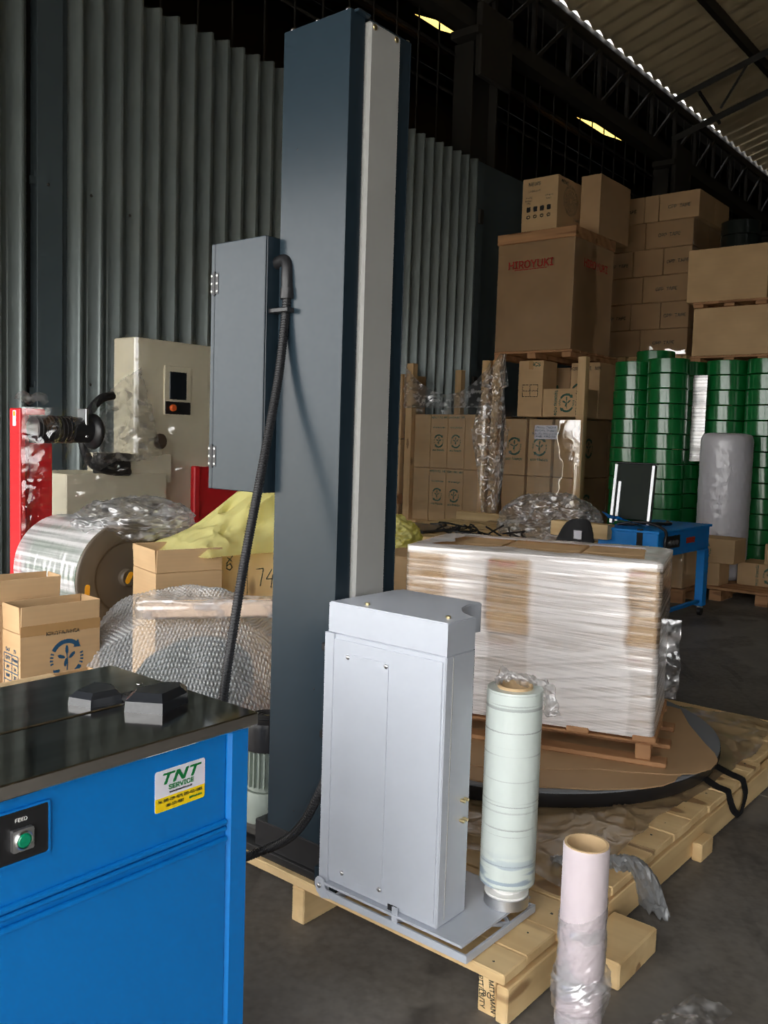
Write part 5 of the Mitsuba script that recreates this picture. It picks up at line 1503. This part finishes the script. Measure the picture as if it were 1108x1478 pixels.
# platform with clutter behind the wrapped load
pf = thing('work_platform', 'low wooden platform of long planks behind the wrapped load', 'platform')
for k in range(9):
    put(pf, 'plank', box(5.30 + k * 0.165, 5.455 + k * 0.165, 2.86, 4.75, 0.485 + (k % 3) * 0.002, 0.515 + (k % 3) * 0.002, 0.003), 'pine_y')
for y in (2.9, 3.8, 4.65):
    put(pf, 'bearer', box(5.30, 6.76, y, y + 0.09, 0.0, 0.484, 0.004), 'pine_x')
be = thing('timber_beam', 'short thick pine beam end lying on the platform beside the chair', 'timber')
put(be, None, box(5.55, 5.66, 2.62, 3.05, 0.60, 0.70, 0.004), 'pine_y')
be2 = thing('wood_block', 'pine block under the beam end beside the chair', 'wood block')
put(be2, None, box(5.56, 5.65, 2.86, 2.96, 0.522, 0.598, 0.004), 'pine_z')
be3 = thing('timber_beam', 'weathered timber lying at the foot of the first crate behind the load', 'timber')
put(be3, None, box(7.55, 7.66, 4.55, 5.25, 0.40, 0.52, 0.004), 'pine_y')
be4 = thing('wood_block', 'long pine bearer under the weathered timber by the first crate', 'wood block')
put(be4, None, box(7.54, 7.67, 4.55, 5.25, 0.0, 0.398, 0.004), 'pine_y')
ch = thing('chair', 'black plastic chair with white tag behind the wrapped load', 'chair')
cx, cy = 5.05, 2.62
P = np.zeros((24, 30, 3))
for j, t in enumerate(np.linspace(0, 1, 24)):
    for i, s_ in enumerate(np.linspace(-1, 1, 30)):
        w = 0.135 * (1 - 0.25 * t ** 3)
        P[j, i] = (cx + 0.05 * (1 - s_ ** 2) + 0.06 * t, cy - s_ * w, 0.50 + 0.262 * t * (1 - 0.22 * s_ ** 4))
m = grid_mesh(P)
put(ch, 'backrest', cat(m, at(m, TR(0.012, 0, 0))), 'black_matte', True)
put(ch, 'seat', box(cx - 0.30, cx + 0.04, cy - 0.15, cy + 0.15, 0.43, 0.46, 0.012), 'black_plastic')
put(ch, 'back_post', box(cx + 0.03, cx + 0.05, cy - 0.02, cy + 0.02, 0.44, 0.56, 0.003), 'black_plastic')
for dx in (-0.27, 0.0):
    for dy in (-0.12, 0.10):
        put(ch, 'leg', box(cx + dx, cx + dx + 0.025, cy + dy, cy + dy + 0.025, 0.0, 0.43, 0.003), 'black_plastic')
put(ch, 'tag', box(cx + 0.068, cx + 0.071, cy - 0.03, cy + 0.025, 0.635, 0.69, 0.0005), 'white_paper', label='white paper tag')
# cable tangle, socket strip and bubble film
cb_ = thing('cable_tangle', 'tangle of black cables lying on the wooden platform', 'cable')
labels[cb_]['kind'] = 'stuff'
ms_ = []
r2 = np.random.default_rng(11)
for k in range(7):
    c = np.array([5.42, 3.35 + 0.1 * k])
    pts = [(c[0] + r2.uniform(-0.05, 0.25), c[1] + r2.uniform(-0.25, 0.25), 0.525 + r2.uniform(0.0, 0.10)) for _ in range(6)]
    ms_.append(tube(smooth_path(pts, 50), 0.006, 6))
put(cb_, None, cat(*ms_), 'black_plastic', 50)
so = thing('socket_strip', 'white socket strip among the cables on the platform', 'socket strip')
put(so, None, box(5.315, 5.365, 3.30, 3.47, 0.521, 0.56, 0.006), 'white_plastic')
bf = thing('crumpled_bubble_film', 'crumpled clear bubble film heap leaning against the labelled crate', 'bubble wrap')
put(bf, None, blob((6.1, 3.36, 0.60), (0.16, 0.27, 0.10), 0.14, 1.7, 8, 6, 0.522, None, 2), 'crumpled_film', True)
fs = thing('flat_film_piece', 'dark flat sheet lying on the left end of the platform', 'sheet')
put(fs, None, box(5.40, 5.9, 4.05, 4.6, 0.522, 0.545, 0.006), 'smoke_plastic')
yb2 = thing('yellow_plastic_bag', 'small yellow plastic bag edge showing right beside the navy column', 'bag')
put(yb2, None, blob((4.45, 3.62, 0.58), (0.14, 0.16, 0.10), 0.06, 2.6, 6, 5, 0.503), 'yellow_bag_film', True)
cz = thing('carton', 'brown carton under the small yellow bag behind the navy column', 'carton')
put(cz, None, box(4.25, 4.7, 3.42, 3.9, 0.0, 0.50, 0.005), 'cardboard_dark')
cz = thing('carton', 'plain brown carton behind the left end of the wrapped load', 'carton')
put(cz, None, box(3.62, 3.95, 2.75, 3.1, 0.0, 0.62, 0.005), 'cardboard')

# every entry that shares a key only with its parts needs no more; drop leftovers
for k in list(labels):
    if k not in scene and not any(s_.startswith(k + '__') for s_ in scene):
        del labels[k]
